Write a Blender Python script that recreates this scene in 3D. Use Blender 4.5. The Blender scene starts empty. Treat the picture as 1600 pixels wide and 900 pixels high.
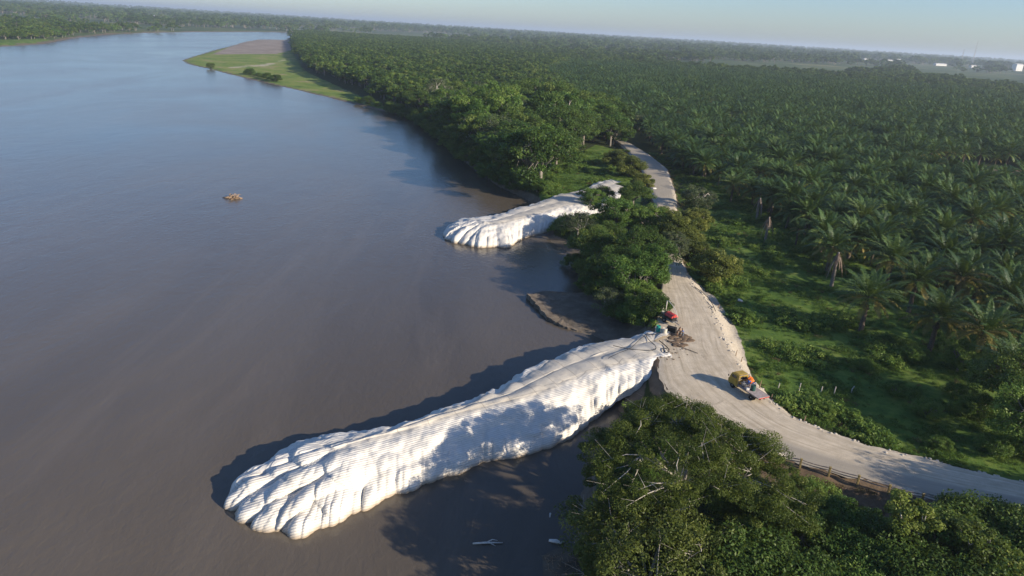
import bpy, bmesh, math, random
import numpy as np
from mathutils import Vector, Matrix, noise as mn
R = math.radians
rng = np.random.default_rng(7); random.seed(7)
sc = bpy.context.scene
C = sc.collection

# ---------------------------------------------------------------- camera, sky, sun, exposure
FPX = 1100.0; ROLL = R(3.45); PITCH = math.atan(404/1100.0); CAMH = 55.0
SUN_EL = R(21.5); SUN_DIR = R(-29)          # where the sun stands: measured from +X (right), towards the camera
cam = bpy.data.cameras.new('camera'); co = bpy.data.objects.new('camera', cam); C.objects.link(co)
cam.sensor_width = 36.0; cam.lens = 36.0*FPX/1600.0; cam.clip_start = 1.0; cam.clip_end = 80000.0
_f = Vector((0, math.cos(PITCH), -math.sin(PITCH))); _u0 = Vector((0, math.sin(PITCH), math.cos(PITCH))); _r0 = Vector((1, 0, 0))
_r = _r0*math.cos(ROLL)+_u0*math.sin(ROLL); _u = -_r0*math.sin(ROLL)+_u0*math.cos(ROLL)
co.matrix_world = Matrix(((_r.x, _u.x, -_f.x, 0), (_r.y, _u.y, -_f.y, 0), (_r.z, _u.z, -_f.z, CAMH), (0, 0, 0, 1)))
sc.camera = co
w = bpy.data.worlds.new('World'); sc.world = w; w.use_nodes = True
nt = w.node_tree; bg = nt.nodes['Background']; sky = nt.nodes.new('ShaderNodeTexSky')
sky.sky_type = 'NISHITA'; sky.sun_disc = False; sky.sun_elevation = SUN_EL; sky.sun_rotation = math.pi/2-SUN_DIR
sky.air_density = 1.0; sky.dust_density = 0.6; sky.ozone_density = 4.0
tn = nt.nodes.new('ShaderNodeMix'); tn.data_type = 'RGBA'; tn.blend_type = 'MULTIPLY'; tn.inputs[0].default_value = 1.0; tn.inputs[7].default_value = (.94, 1.0, 1.15, 1)
nt.links.new(sky.outputs[0], tn.inputs[6]); nt.links.new(tn.outputs[2], bg.inputs[0]); bg.inputs[1].default_value = 0.095
sl = bpy.data.lights.new('sun', 'SUN'); sl.energy = 5.0; sl.angle = R(0.6); sl.color = (1.0, 0.87, 0.69)
so = bpy.data.objects.new('sun', sl); C.objects.link(so)
sv = Vector((math.cos(SUN_EL)*math.cos(SUN_DIR), math.cos(SUN_EL)*math.sin(SUN_DIR), math.sin(SUN_EL)))
so.rotation_euler = sv.to_track_quat('Z', 'Y').to_euler()
sc.view_settings.view_transform = 'Standard'; sc.view_settings.look = 'None'; sc.view_settings.gamma = 1.0
sc.view_settings.exposure = 0.6
sc.render.engine = 'CYCLES'

# ---------------------------------------------------------------- helpers
def at(x, y, z=0.0):
    """where the sight line through a spot of the photograph meets height z"""
    dx = (x-800)/FPX; dy = (450-y)/FPX
    a = dx*math.cos(ROLL)-dy*math.sin(ROLL); b = dx*math.sin(ROLL)+dy*math.cos(ROLL)
    d = _f+_r0*a+_u0*b
    t = (z-CAMH)/d.z
    return np.array((d.x*t, d.y*t, z))
def tag(o, label=None, cat=None, group=None, kind=None):
    if label: o['label'] = label
    if cat: o['category'] = cat
    if group: o['group'] = group
    if kind: o['kind'] = kind
    return o
def thing(name, label, cat, loc=(0, 0, 0), rz=0.0, group=None):
    o = bpy.data.objects.new(name, None); C.objects.link(o); o.location = [float(v) for v in loc]; o.rotation_euler = (0, 0, rz)
    o.empty_display_size = 0.3
    return tag(o, label, cat, group)
def mk(name, V, F, mats, parent=None, mi=None, attrs=None, uv=None, smooth=False, loc=None):
    """V (n,3), F: array (m,k) or list of faces -> linked mesh object"""
    me = bpy.data.meshes.new(name)
    V = np.asarray(V, dtype=np.float32)
    if isinstance(F, np.ndarray):
        m, k = F.shape
        me.vertices.add(len(V)); me.vertices.foreach_set('co', V.ravel())
        me.loops.add(m*k); me.loops.foreach_set('vertex_index', F.ravel().astype(np.int32))
        me.polygons.add(m); me.polygons.foreach_set('loop_start', np.arange(0, m*k, k, dtype=np.int32))
        me.update(calc_edges=True)
    else:
        me.from_pydata([tuple(map(float, v)) for v in V], [], F); me.update()
    if not isinstance(mats, (list, tuple)): mats = [mats]
    for m_ in mats: me.materials.append(m_)
    if mi is not None: me.polygons.foreach_set('material_index', np.asarray(mi, dtype=np.int32))
    if smooth: me.polygons.foreach_set('use_smooth', np.ones(len(me.polygons), dtype=bool))
    for k_, a in (attrs or {}).items():
        at_ = me.attributes.new(k_, 'FLOAT', 'POINT'); at_.data.foreach_set('value', np.asarray(a, dtype=np.float32))
    if uv is not None:
        l = me.uv_layers.new(name='UVMap'); li = np.zeros(len(me.loops), dtype=np.int32); me.loops.foreach_get('vertex_index', li)
        l.data.foreach_set('uv', np.asarray(uv, dtype=np.float32)[li].ravel())
    me.validate()
    o = bpy.data.objects.new(name, me); C.objects.link(o)
    if parent: o.parent = parent
    if loc is not None: o.location = [float(v) for v in loc]
    return o
class MB:
    """collects boxes, tubes, lathes and lumps, each with a material slot"""
    def __init__(s): s.V = []; s.F = []; s.M = []
    def add(s, V, F, m=0):
        n = len(s.V); s.V += [tuple(map(float, v)) for v in V]; s.F += [[i+n for i in f] for f in F]; s.M += [m]*len(F)
    def box(s, c, d, rz=0, m=0, bev=0.0, top=None, ry=0):
        x, y, z = d[0]/2, d[1]/2, d[2]/2; tx, ty = top or (1, 1)
        bv = min(bev, x*.45, y*.45, z*.45)
        if bv > 0:
            V = []
            for (zz, e, sx, sy) in ((-z, bv, 1, 1), (-z+bv, 0, 1, 1), (z-bv, 0, tx, ty), (z, bv, tx, ty)):
                X = x*sx-e; Y = y*sy-e; q = bv
                V += [(-X+q, -Y, zz), (X-q, -Y, zz), (X, -Y+q, zz), (X, Y-q, zz), (X-q, Y, zz), (-X+q, Y, zz), (-X, Y-q, zz), (-X, -Y+q, zz)]
            F = [list(range(7, -1, -1)), list(range(24, 32))]
            for r_ in range(3):
                for i in range(8): F.append([r_*8+i, r_*8+(i+1) % 8, r_*8+8+(i+1) % 8, r_*8+8+i])
        else:
            V = [(-x, -y, -z), (x, -y, -z), (x, y, -z), (-x, y, -z), (-x*tx, -y*ty, z), (x*tx, -y*ty, z), (x*tx, y*ty, z), (-x*tx, y*ty, z)]
            F = [[3, 2, 1, 0], [4, 5, 6, 7], [0, 1, 5, 4], [1, 2, 6, 5], [2, 3, 7, 6], [3, 0, 4, 7]]
        M_ = Matrix.Rotation(rz, 4, 'Z') @ Matrix.Rotation(ry, 4, 'Y')
        s.add([tuple((M_ @ Vector(v))+Vector([float(q) for q in c])) for v in V], F, m); return s
    def tube(s, P, rad, n=8, m=0, cap=True):
        P = [Vector([float(q) for q in p]) for p in P]
        if not hasattr(rad, '__len__'): rad = [rad]*len(P)
        V = []; F = []; up = None
        for i, p in enumerate(P):
            t = (P[min(i+1, len(P)-1)]-P[max(i-1, 0)])
            if t.length < 1e-6: t = Vector((0, 0, 1))
            t.normalize()
            if up is None: up = Vector((1, 0, 0)) if abs(t.z) > .8 else Vector((0, 0, 1))
            a = t.cross(up).normalized(); b = a.cross(t).normalized(); up = b
            for k in range(n):
                an = 2*math.pi*k/n; V.append(p+(a*math.cos(an)+b*math.sin(an))*rad[i])
        for i in range(len(P)-1):
            for k in range(n): F.append([i*n+k, (i+1)*n+k, (i+1)*n+(k+1) % n, i*n+(k+1) % n])
        if cap: F += [list(range(n)), list(range((len(P)-1)*n+n-1, (len(P)-1)*n-1, -1))]
        s.add(V, F, m); return s
    def lathe(s, c, prof, n=16, m=0, axis='Z'):
        V = []; F = []
        for (r_, h) in prof:
            for k in range(n):
                a = 2*math.pi*k/n
                q = (r_*math.cos(a), r_*math.sin(a), h)
                if axis == 'Y': q = (q[0], q[2], q[1])
                if axis == 'X': q = (q[2], q[0], q[1])
                V.append((q[0]+c[0], q[1]+c[1], q[2]+c[2]))
        for i in range(len(prof)-1):
            for k in range(n): F.append([i*n+k, i*n+(k+1) % n, (i+1)*n+(k+1) % n, (i+1)*n+k])
        F += [list(range(n-1, -1, -1)), list(range((len(prof)-1)*n, len(prof)*n))]
        s.add(V, F, m); return s
    def rock(s, c, r_, sub=1, m=0, sq=(1, 1, .7), amp=.35):
        bm = bmesh.new(); bmesh.ops.create_icosphere(bm, subdivisions=sub, radius=1)
        off = Vector((random.random()*50, random.random()*50, 0))
        V = [v.co*(1+amp*mn.noise(v.co*1.6+off))*r_ for v in bm.verts]
        a = random.random()*6.3
        V = [(v.x*sq[0]*math.cos(a)-v.y*sq[1]*math.sin(a)+c[0], v.x*sq[0]*math.sin(a)+v.y*sq[1]*math.cos(a)+c[1], v.z*sq[2]+c[2]) for v in V]
        F = [[v.index for v in f.verts] for f in bm.faces]; bm.free()
        s.add(V, F, m); return s
    def build(s, name, mats, parent=None, smooth=False, loc=None):
        o = mk(name, s.V, s.F, mats, parent, s.M, smooth=smooth, loc=loc)
        return o
def copy_thing(src, loc, rz, scale=1.0, label=None, group=None, cat=None):
    r_ = src.copy(); C.objects.link(r_); r_.location = [float(v) for v in loc]; r_.rotation_euler = (0, 0, rz)
    r_.scale = (scale,)*3 if not hasattr(scale, '__len__') else scale
    for k_, v_ in (('label', label), ('group', group), ('category', cat)):
        if v_: r_[k_] = v_
    for ch in src.children:
        c = ch.copy(); C.objects.link(c); c.parent = r_
        for g in ch.children:
            d = g.copy(); C.objects.link(d); d.parent = c
    return r_

# ---------------------------------------------------------------- materials
def newmat(name):
    m = bpy.data.materials.new(name); m.use_nodes = True
    return m, m.node_tree.nodes, m.node_tree.links, m.node_tree.nodes['Principled BSDF']
def mat(name, c1, c2=None, scale=1.0, rough=0.8, bump=0.0, metal=0.0, spec=0.3, detail=5, bdist=0.05):
    m, N, L, B = newmat(name); B.inputs['Roughness'].default_value = rough; B.inputs['Metallic'].default_value = metal
    B.inputs['Specular IOR Level'].default_value = spec
    if c2 is None: c2 = tuple(v*.75 for v in c1)
    tc = N.new('ShaderNodeTexCoord'); n = N.new('ShaderNodeTexNoise'); n.inputs['Scale'].default_value = scale; n.inputs['Detail'].default_value = detail
    n.inputs['Roughness'].default_value = .65
    L.new(tc.outputs['Object'], n.inputs['Vector'])
    cr = N.new('ShaderNodeValToRGB'); cr.color_ramp.elements[0].position = .35; cr.color_ramp.elements[1].position = .65
    cr.color_ramp.elements[0].color = (*c2, 1); cr.color_ramp.elements[1].color = (*c1, 1)
    L.new(n.outputs['Fac'], cr.inputs['Fac']); L.new(cr.outputs['Color'], B.inputs['Base Color'])
    if bump:
        b = N.new('ShaderNodeBump'); b.inputs['Strength'].default_value = bump; b.inputs['Distance'].default_value = bdist
        L.new(n.outputs['Fac'], b.inputs['Height']); L.new(b.outputs['Normal'], B.inputs['Normal'])
    return m
def nd(N, t, **kw):
    n = N.new(t)
    for k_, v_ in kw.items():
        if k_.startswith('i_'):
            n.inputs[int(k_[2:])].default_value = v_
        else: setattr(n, k_, v_)
    return n
def math_(N, L, op, a, b=None, clamp=False):
    n = N.new('ShaderNodeMath'); n.operation = op; n.use_clamp = clamp
    for i, q in enumerate((a, b)):
        if q is None: continue
        if isinstance(q, (int, float)): n.inputs[i].default_value = q
        else: L.new(q, n.inputs[i])
    return n.outputs[0]
def mixc(N, L, fac, a, b, blend='MIX'):
    n = N.new('ShaderNodeMix'); n.data_type = 'RGBA'; n.blend_type = blend
    for s_, q in ((n.inputs[0], fac), (n.inputs[6], a), (n.inputs[7], b)):
        if isinstance(q, (int, float)): s_.default_value = q
        elif isinstance(q, tuple): s_.default_value = (*q, 1) if len(q) == 3 else q
        else: L.new(q, s_)
    return n.outputs[2]
def ramp(N, L, fac, stops):
    n = N.new('ShaderNodeValToRGB'); e = n.color_ramp.elements
    while len(e) < len(stops): e.new(.5)
    for el, (p_, c_) in zip(e, stops):
        el.position = p_; el.color = (*c_, 1) if hasattr(c_, '__len__') else (c_, c_, c_, 1)
    L.new(fac, n.inputs[0]); return n.outputs[0]
def noise(N, L, vec, scale, detail=4, rough=.6, dist=0.0):
    n = N.new('ShaderNodeTexNoise'); n.inputs['Scale'].default_value = scale; n.inputs['Detail'].default_value = detail
    n.inputs['Roughness'].default_value = rough; n.inputs['Distortion'].default_value = dist
    if vec is not None: L.new(vec, n.inputs['Vector'])
    return n.outputs['Fac']
def attr(N, name):
    n = N.new('ShaderNodeAttribute'); n.attribute_name = name; return n.outputs['Fac']
def leafmat(name, dark, mid, light, trans=0.35, spec=.2):
    """leaf colour varies by twig ('tint') and by plant"""
    m, N, L, B = newmat(name)
    t = attr(N, 'tint'); oi = N.new('ShaderNodeObjectInfo')
    f = math_(N, L, 'ADD', t, math_(N, L, 'MULTIPLY', math_(N, L, 'SUBTRACT', oi.outputs['Random'], .5), .6), True)
    col = ramp(N, L, f, [(0.0, dark), (.5, mid), (1.0, light)])
    B.inputs['Roughness'].default_value = .5; B.inputs['Specular IOR Level'].default_value = spec
    L.new(col, B.inputs['Base Color'])
    tr = N.new('ShaderNodeBsdfTranslucent'); L.new(mixc(N, L, .5, col, (0.16, 0.20, 0.02)), tr.inputs['Color'])
    mx = N.new('ShaderNodeMixShader'); mx.inputs[0].default_value = trans
    L.new(B.outputs[0], mx.inputs[1]); L.new(tr.outputs[0], mx.inputs[2])
    L.new(mx.outputs[0], N['Material Output'].inputs['Surface'])
    return m
M = {}
M['leaf'] = leafmat('tree_leaves', (0.034, 0.068, 0.013), (0.078, 0.137, 0.026), (0.169, 0.215, 0.046))
M['leaf_olive'] = leafmat('olive_leaves', (0.058, 0.081, 0.018), (0.124, 0.150, 0.031), (0.234, 0.247, 0.055))
M['leaf_bright'] = leafmat('bright_leaves', (0.044, 0.098, 0.018), (0.104, 0.189, 0.034), (0.208, 0.286, 0.058))
M['leaf_feather'] = leafmat('feathery_leaves', (.045, .072, .013), (.105, .140, .025), (.23, .25, .052), .4)
M['leaf_lime'] = leafmat('lime_leaves', (.06, .09, .02), (.14, .19, .035), (.25, .29, .06), .4)
M['leaf_pale'] = leafmat('pale_leaves', (0.055, 0.077, 0.039), (0.099, 0.132, 0.055), (0.176, 0.198, 0.099))
M['frond'] = leafmat('palm_fronds', (.028, .062, .014), (.068, .125, .026), (.20, .23, .055), .22, .35)
M['frond_yellow'] = leafmat('yellow_fronds', (.11, .08, .03), (.17, .15, .035), (.27, .22, .06), .3)
M['frond_dead'] = leafmat('dead_fronds', (.10, .07, .05), (.20, .145, .11), (.32, .25, .20), .1)
M['weed'] = leafmat('weed_leaves', (.045, .10, .014), (.085, .165, .026), (.15, .23, .045))
M['dry'] = leafmat('dry_grass', (.08, .055, .025), (.15, .11, .05), (.24, .19, .09))
M['bark'] = mat('grey_bark', (.30, .27, .23), (.13, .11, .09), 6, .9, .4)
M['palebark'] = mat('pale_bark', (.48, .44, .38), (.28, .25, .21), 4, .9, .3)
M['palmtrunk'] = mat('palm_trunk', (.16, .13, .10), (.07, .055, .045), 7, .95, .6)

# water: murky brown, rippled
def make_water():
    m, N, L, B = newmat('river_water')
    g = N.new('ShaderNodeNewGeometry'); P = g.outputs['Position']
    mp = N.new('ShaderNodeMapping'); mp.inputs['Scale'].default_value = (1.0, .55, 1); mp.inputs['Rotation'].default_value = (0, 0, R(25)); L.new(P, mp.inputs['Vector'])
    big = noise(N, L, mp.outputs[0], .012, 4, .6, .8)
    m2 = N.new('ShaderNodeMapping'); m2.inputs['Scale'].default_value = (1.0, .16, 1); m2.inputs['Rotation'].default_value = (0, 0, R(-22)); L.new(P, m2.inputs['Vector']); stv = m2.outputs[0]
    L.new(mixc(N, L, ramp(N, L, noise(N, L, stv, .05, 6, .7, 1.6), [(.5, 0.0), (.75, .5)]), ramp(N, L, big, [(.35, (.076, .063, .048)), (.65, (.118, .098, .075))]), (.15, .125, .098)), B.inputs['Base Color'])
    B.inputs['IOR'].default_value = 1.333; B.inputs['Specular IOR Level'].default_value = .5
    L.new(ramp(N, L, big, [(.3, .16), (.7, .24)]), B.inputs['Roughness'])
    h = math_(N, L, 'ADD', math_(N, L, 'MULTIPLY', noise(N, L, mp.outputs[0], 1.1, 3, .6, .4), 1.0), math_(N, L, 'MULTIPLY', noise(N, L, mp.outputs[0], .16, 3, .5, .6), 1.8))
    b = N.new('ShaderNodeBump'); b.inputs['Strength'].default_value = .30; b.inputs['Distance'].default_value = .22
    L.new(h, b.inputs['Height']); L.new(b.outputs[0], B.inputs['Normal'])
    return m
M['water'] = make_water()

def make_ground():
    m, N, L, B = newmat('ground_cover_soil')
    g = N.new('ShaderNodeNewGeometry'); P = g.outputs['Position']
    n1 = noise(N, L, P, .35, 6, .7); n2 = noise(N, L, P, .03, 5, .6); n3 = noise(N, L, P, 2.5, 4, .7)
    nf = noise(N, L, P, .0035, 6, .65, .5)
    npch = noise(N, L, P, .09, 5, .65, .4)
    grass = ramp(N, L, math_(N, L, 'ADD', math_(N, L, 'MULTIPLY', n1, .5), math_(N, L, 'MULTIPLY', npch, .5)), [(.36, (.030, .065, .012)), (.48, (.075, .135, .022)), (.58, (.13, .18, .035)), (.68, (.19, .17, .07))])
    nsp = math_(N, L, 'ADD', math_(N, L, 'MULTIPLY', n2, .6), math_(N, L, 'MULTIPLY', noise(N, L, P, .15, 5, .7), .4))
    spit = ramp(N, L, nsp, [(.38, (.07, .13, .025)), (.47, (.14, .20, .038)), (.54, (.19, .22, .05)), (.62, (.28, .23, .13))])
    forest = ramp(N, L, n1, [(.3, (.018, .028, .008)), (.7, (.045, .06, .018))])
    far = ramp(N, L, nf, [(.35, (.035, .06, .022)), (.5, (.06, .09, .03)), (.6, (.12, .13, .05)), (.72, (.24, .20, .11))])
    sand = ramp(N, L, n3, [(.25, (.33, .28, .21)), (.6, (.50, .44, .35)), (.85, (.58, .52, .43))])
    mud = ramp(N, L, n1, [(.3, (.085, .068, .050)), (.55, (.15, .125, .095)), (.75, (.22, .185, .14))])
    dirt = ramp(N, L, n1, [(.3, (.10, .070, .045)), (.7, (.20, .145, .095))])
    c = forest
    nb_ = noise(N, L, P, .045, 5, .65)
    def edge(a, amp=.5):   # breaks up the border between two kinds of ground
        q = math_(N, L, 'ADD', attr(N, a), math_(N, L, 'MULTIPLY', math_(N, L, 'SUBTRACT', math_(N, L, 'ADD', math_(N, L, 'MULTIPLY', n1, .5), math_(N, L, 'MULTIPLY', nb_, .8)), .65), amp*1.8))
        return ramp(N, L, q, [(.42, 0.0), (.58, 1.0)])
    for a, cc in (('far', far), ('field', grass), ('spit', spit), ('mud', mud), ('bar', ramp(N, L, nsp, [(.4, (.20, .165, .14)), (.6, (.30, .255, .215))])), ('dirt', dirt), ('sand', sand)):
        c = mixc(N, L, edge(a), c, cc)
    L.new(c, B.inputs['Base Color']); B.inputs['Roughness'].default_value = .95; B.inputs['Specular IOR Level'].default_value = .15
    b = N.new('ShaderNodeBump'); b.inputs['Strength'].default_value = .7; b.inputs['Distance'].default_value = .25
    L.new(math_(N, L, 'ADD', n1, math_(N, L, 'MULTIPLY', n3, .4)), b.inputs['Height']); L.new(b.outputs[0], B.inputs['Normal'])
    return m
M['ground'] = make_ground()

# ---------------------------------------------------------------- terrain
def P2(lst, z=0.0): return np.array([at(q[0], q[1], q[2] if len(q) > 2 else z)[:2] for q in lst])
water_px = [(850, 930), (846, 868), (878, 860), (905, 852), (915, 800), (912, 745), (925, 700), (955, 668), (990, 640), (1000, 600), (985, 560), (960, 535),
    (930, 523), (900, 517), (852, 497), (824, 461), (850, 455), (905, 457), (935, 452), (925, 425), (895, 398), (862, 378), (850, 340), (838, 318), (805, 302),
    (770, 284), (740, 262), (705, 232), (668, 200), (640, 183), (600, 174), (500, 149), (400, 126), (330, 109), (290, 99), (284, 94), (300, 88),
    (340, 77), (380, 66), (402, 61.5), (445, 62.5), (456, 58), (480, 53)]
wp = list(P2(water_px))
lb = P2([(452, 50.5), (400, 50), (300, 50), (220, 51.5), (160, 54), (110, 60), (60, 69), (0, 73)])
WATER = np.array(wp+[np.array((-650., 3200.)), np.array((-760., 3200.))]+list(lb)+[np.array(q) for q in ((-900., 700.), (-1400., 300.), (-1500., -200.), (10., -200.))])
ROADL = P2([(1720, 822), (1600, 795), (1500, 780), (1390, 760), (1290, 737), (1190, 708), (1120, 672), (1060, 632), (1030, 596), (1022, 560), (1020, 530), (1026, 495), (1030, 465), (1036, 430),
    (1038, 400), (1036, 365), (1030, 330), (1020, 300), (1004, 262), (985, 238), (968, 222), (940, 210)], 5.0)
ROADR = P2([(1720, 786), (1600, 752), (1520, 735), (1440, 714), (1360, 696), (1290, 672), (1230, 646), (1200, 622), (1178, 600), (1158, 572), (1140, 545), (1128, 515), (1112, 480), (1088, 448),
    (1070, 425), (1062, 400), (1058, 365), (1056, 335), (1053, 300), (1040, 262), (1012, 240), (985, 224), (955, 208)], 5.0)
PLATEAU = np.vstack([ROADL, ROADR[::-1]])
SAND = P2([(1075, 425), (1120, 455), (1150, 495), (1166, 545), (1176, 590), (1230, 638), (1340, 680), (1480, 716), (1620, 750), (1600, 765), (1300, 690), (1190, 625), (1130, 560), (1105, 500), (1070, 440)], 4.5)
SPIT = P2([(640, 190), (600, 172), (500, 149), (400, 126), (330, 109), (284, 94), (300, 86), (340, 77), (380, 66), (402, 60), (452, 60), (455, 80), (475, 110), (540, 140), (600, 165), (660, 195)], 1.0)
SPITSAND = P2([(330, 85), (380, 64), (402, 58), (450, 58), (456, 78), (430, 84), (380, 84)], 1.0)
SPITTRACK = P2([(350, 104), (420, 98), (452, 88), (458, 92), (425, 103), (352, 107)], 1.0)
MUD1 = P2([(820, 470), (824, 448), (905, 450), (960, 455), (1000, 500), (1010, 560), (930, 530), (850, 500)], .5)
MUD2 = P2([(840, 930), (840, 860), (915, 850), (960, 930)], .5)
MUD3 = P2([(780, 385), (860, 365), (940, 400), (940, 460), (860, 400)], .5)
DIRTR = P2([(1195, 716), (1240, 722), (1330, 752), (1420, 775), (1500, 795), (1470, 850), (1350, 830), (1230, 770), (1190, 740)], 4.0)
FIELD = P2([(1060, 430), (1100, 250), (1130, 200), (1700, 300), (2100, 620), (1800, 830), (1600, 760), (1340, 690), (1200, 620), (1150, 540), (1100, 470)], 3.0)
GLADE = P2([(840, 310), (850, 270), (930, 225), (985, 240), (1010, 290), (1000, 320), (930, 300)], 3.5)
TANFIELD = P2([(1400, 103), (1500, 112), (1620, 120), (1620, 145), (1520, 132), (1440, 122)], 3.0)
LEFTFIELD = P2([(90, 37), (150, 38), (280, 42), (430, 46), (440, 50), (300, 48), (200, 48), (120, 45)], 3.0)
LEFTLOW = P2([(-100, 78), (0, 73), (60, 69), (105, 61), (60, 62), (0, 64), (-100, 68)], 2.0)
CLEAR = P2([(1450, 262), (1520, 262), (1640, 268), (1640, 290), (1520, 286), (1450, 276)], 3.0)
def sdf(px, py, poly):
    d = np.full(px.shape, 1e18); inside = np.zeros(px.shape, bool)
    n = len(poly)
    for i in range(n):
        ax, ay = poly[i]; bx, by = poly[(i+1) % n]
        ex, ey = bx-ax, by-ay; wx, wy = px-ax, py-ay
        t = np.clip((wx*ex+wy*ey)/max(ex*ex+ey*ey, 1e-9), 0, 1)
        d = np.minimum(d, (wx-ex*t)**2+(wy-ey*t)**2)
        c = ((ay <= py) != (by <= py))
        with np.errstate(divide='ignore', invalid='ignore'):
            xi = ax+(py-ay)*ex/np.where(ey == 0, 1e-9, ey)
        inside ^= c & (px < xi)
    d = np.sqrt(d); return np.where(inside, -d, d)        # negative inside
def ss(x): x = np.clip(x, 0, 1); return x*x*(3-2*x)
def wob(x, y, s, k=0.0):   # cheap smooth wobble
    return (np.sin(x/s+1.3+k)*np.cos(y/s*.8+.7*k)+.6*np.sin(x/s*2.1-y/s*1.7+2*k)+.4*np.cos(x/s*3.7+y/s*4.1+k))/2.0
def height(x, y):
    x = np.asarray(x, float); y = np.asarray(y, float)
    dist = np.hypot(x, y); sc_ = 1+dist/400
    dw = sdf(x, y, WATER)+wob(x, y, 5.0*sc_)*.9*sc_*.7
    low = np.maximum(np.maximum(ss(1-sdf(x, y, SPIT)/15), ss(1-sdf(x, y, MUD1)/3)), np.maximum(ss(1-sdf(x, y, MUD2)/2), ss(1-sdf(x, y, MUD3)/3)))
    land = 3.2+.35*wob(x, y, 17.)+.15*wob(x, y, 4., 2.)
    land = np.where(low > 0, land*(1-low)+(.65+.2*wob(x, y, 8., 1.))*low, land)
    h = np.where(dw > 0, land*ss(dw/(2.2*sc_))**.7, -1.6*ss(-dw/8))
    h = np.where(dw > 0, np.maximum(h, np.minimum(dw*.5, .25)), h)
    dr = sdf(x, y, PLATEAU)+wob(x, y, 2.2, 3.)*.35
    emb = 5.0-np.maximum(dr+.1, 0)*np.where(x > 30, .62, .85)
    emb = emb+np.where(dr > 0, .25*wob(x, y, 1.6, 5.)*ss(dr/1.5), 0)
    k = 1.0
    h = np.where(emb > h, emb, h)
    h = np.where(dr < 0, 5.0+.03*wob(x, y, 3.), h)
    return h
def gh(x, y): return float(height(np.array([x]), np.array([y]))[0])
def axis_pts(lo, hi, a, b, step, g):
    mid = list(np.arange(a, b+.01, step)); L_ = []; s = step; p = a
    while p > lo: s *= 1+g; p -= s; L_.append(p)
    U = []; s = step; p = mid[-1]
    while p < hi: s *= 1+g; p += s; U.append(p)
    return np.array(L_[::-1]+mid+U)
gx = axis_pts(-30000, 30000, -10, 110, .8, .02); gy = axis_pts(-300, 40000, 42, 180, .8, .019)
X, Y = np.meshgrid(gx, gy); xs, ys = X.ravel(), Y.ravel()
Z = height(xs, ys)
# gentle swell of the far plain
far_ = ss((np.hypot(xs, ys)-3000)/9000)
Z = Z+far_*(10+22*(.5+.5*wob(xs, ys, 2600.))) * (Z > 0)
nx, ny = len(gx), len(gy)
ii = np.arange(nx*ny).reshape(ny, nx)
F = np.stack([ii[:-1, :-1], ii[:-1, 1:], ii[1:, 1:], ii[1:, :-1]], -1).reshape(-1, 4)
def mask(poly, soft): return ss(.5-sdf(xs, ys, poly)/(2*soft))
dwg = sdf(xs, ys, WATER); dgr = np.hypot(xs, ys)
dre = sdf(xs, ys, PLATEAU)
attrs = {
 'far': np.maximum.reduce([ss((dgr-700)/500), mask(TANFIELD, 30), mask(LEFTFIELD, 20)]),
 'field': np.maximum.reduce([mask(FIELD, 1.5), mask(GLADE, 2), mask(LEFTLOW, 20)]),
 'spit': mask(SPIT, 4),
 'mud': np.maximum.reduce([mask(MUD1, .8), mask(MUD2, .8), mask(MUD3, .8), ss(1-dwg/np.where(dgr < 300, 2.5, 4+dgr*.004))]),
 'dirt': np.maximum.reduce([mask(DIRTR, 1.0), mask(CLEAR, 3)*.6, ss(1.3-dre/1.6)]),
 'sand': np.maximum.reduce([mask(SAND, .5), ss(1.1-dre/1.2)*(xs > np.interp(ys, [60, 90, 130, 400], [60, 34, 36, 50])), mask(SPITTRACK, 5)*.5]),
 'bar': mask(SPITSAND, 10),
}
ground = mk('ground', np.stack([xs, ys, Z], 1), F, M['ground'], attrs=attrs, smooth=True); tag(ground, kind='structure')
wx = [-30000, 3000]; river = mk('river', [(-6000, -300, 0), (1500, -300, 0), (1500, 6000, 0), (-6000, 6000, 0)], [[0, 1, 2, 3]], M['water']); tag(river, kind='structure')

# road sheet
def resample(P, n):
    P = np.asarray(P, float); s = np.r_[0, np.cumsum(np.linalg.norm(np.diff(P, axis=0), axis=1))]
    t = np.linspace(0, s[-1], n); return np.stack([np.interp(t, s, P[:, k]) for k in range(P.shape[1])], 1)
def smooth_pts(P, n, it=2):
    P = np.asarray(P, float)
    for _ in range(it):
        Q = [P[0]]
        for a, b in zip(P[:-1], P[1:]): Q += [a*.75+b*.25, a*.25+b*.75]
        P = np.array(Q+[P[-1]])
    return resample(P, n)
NU, NV = 420, 30
rl = smooth_pts(ROADL, NU); rr = smooth_pts(ROADR, NU)
T = np.linspace(0.012, .988, NV)
RV = (rl[:, None, :]*(1-T)[None, :, None]+rr[:, None, :]*T[None, :, None])
e = .45*wob(RV[..., 0], RV[..., 1], 1.9)+.30*wob(RV[..., 0], RV[..., 1], .5, 2)
dirn = (rr-rl)/np.linalg.norm(rr-rl, axis=1)[:, None]
RV = RV+(dirn[:, None, :]*(e*(np.abs(T-.5)*2)[None, :]**4)[..., None])
zz = 5.085+.02*wob(RV[..., 0], RV[..., 1], 1.3, 1)-.15*(np.abs(T-.5)*2)[None, :]**10
ulen = np.r_[0, np.cumsum(np.linalg.norm(np.diff((rl+rr)/2, axis=0), axis=1))]
VV = np.concatenate([RV, zz[..., None]], 2).reshape(-1, 3)
uvr = np.stack([np.repeat(ulen, NV), np.tile(T, NU)], 1)
ii = np.arange(NU*NV).reshape(NU, NV); F = np.stack([ii[:-1, :-1], ii[1:, :-1], ii[1:, 1:], ii[:-1, 1:]], -1).reshape(-1, 4)
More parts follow.
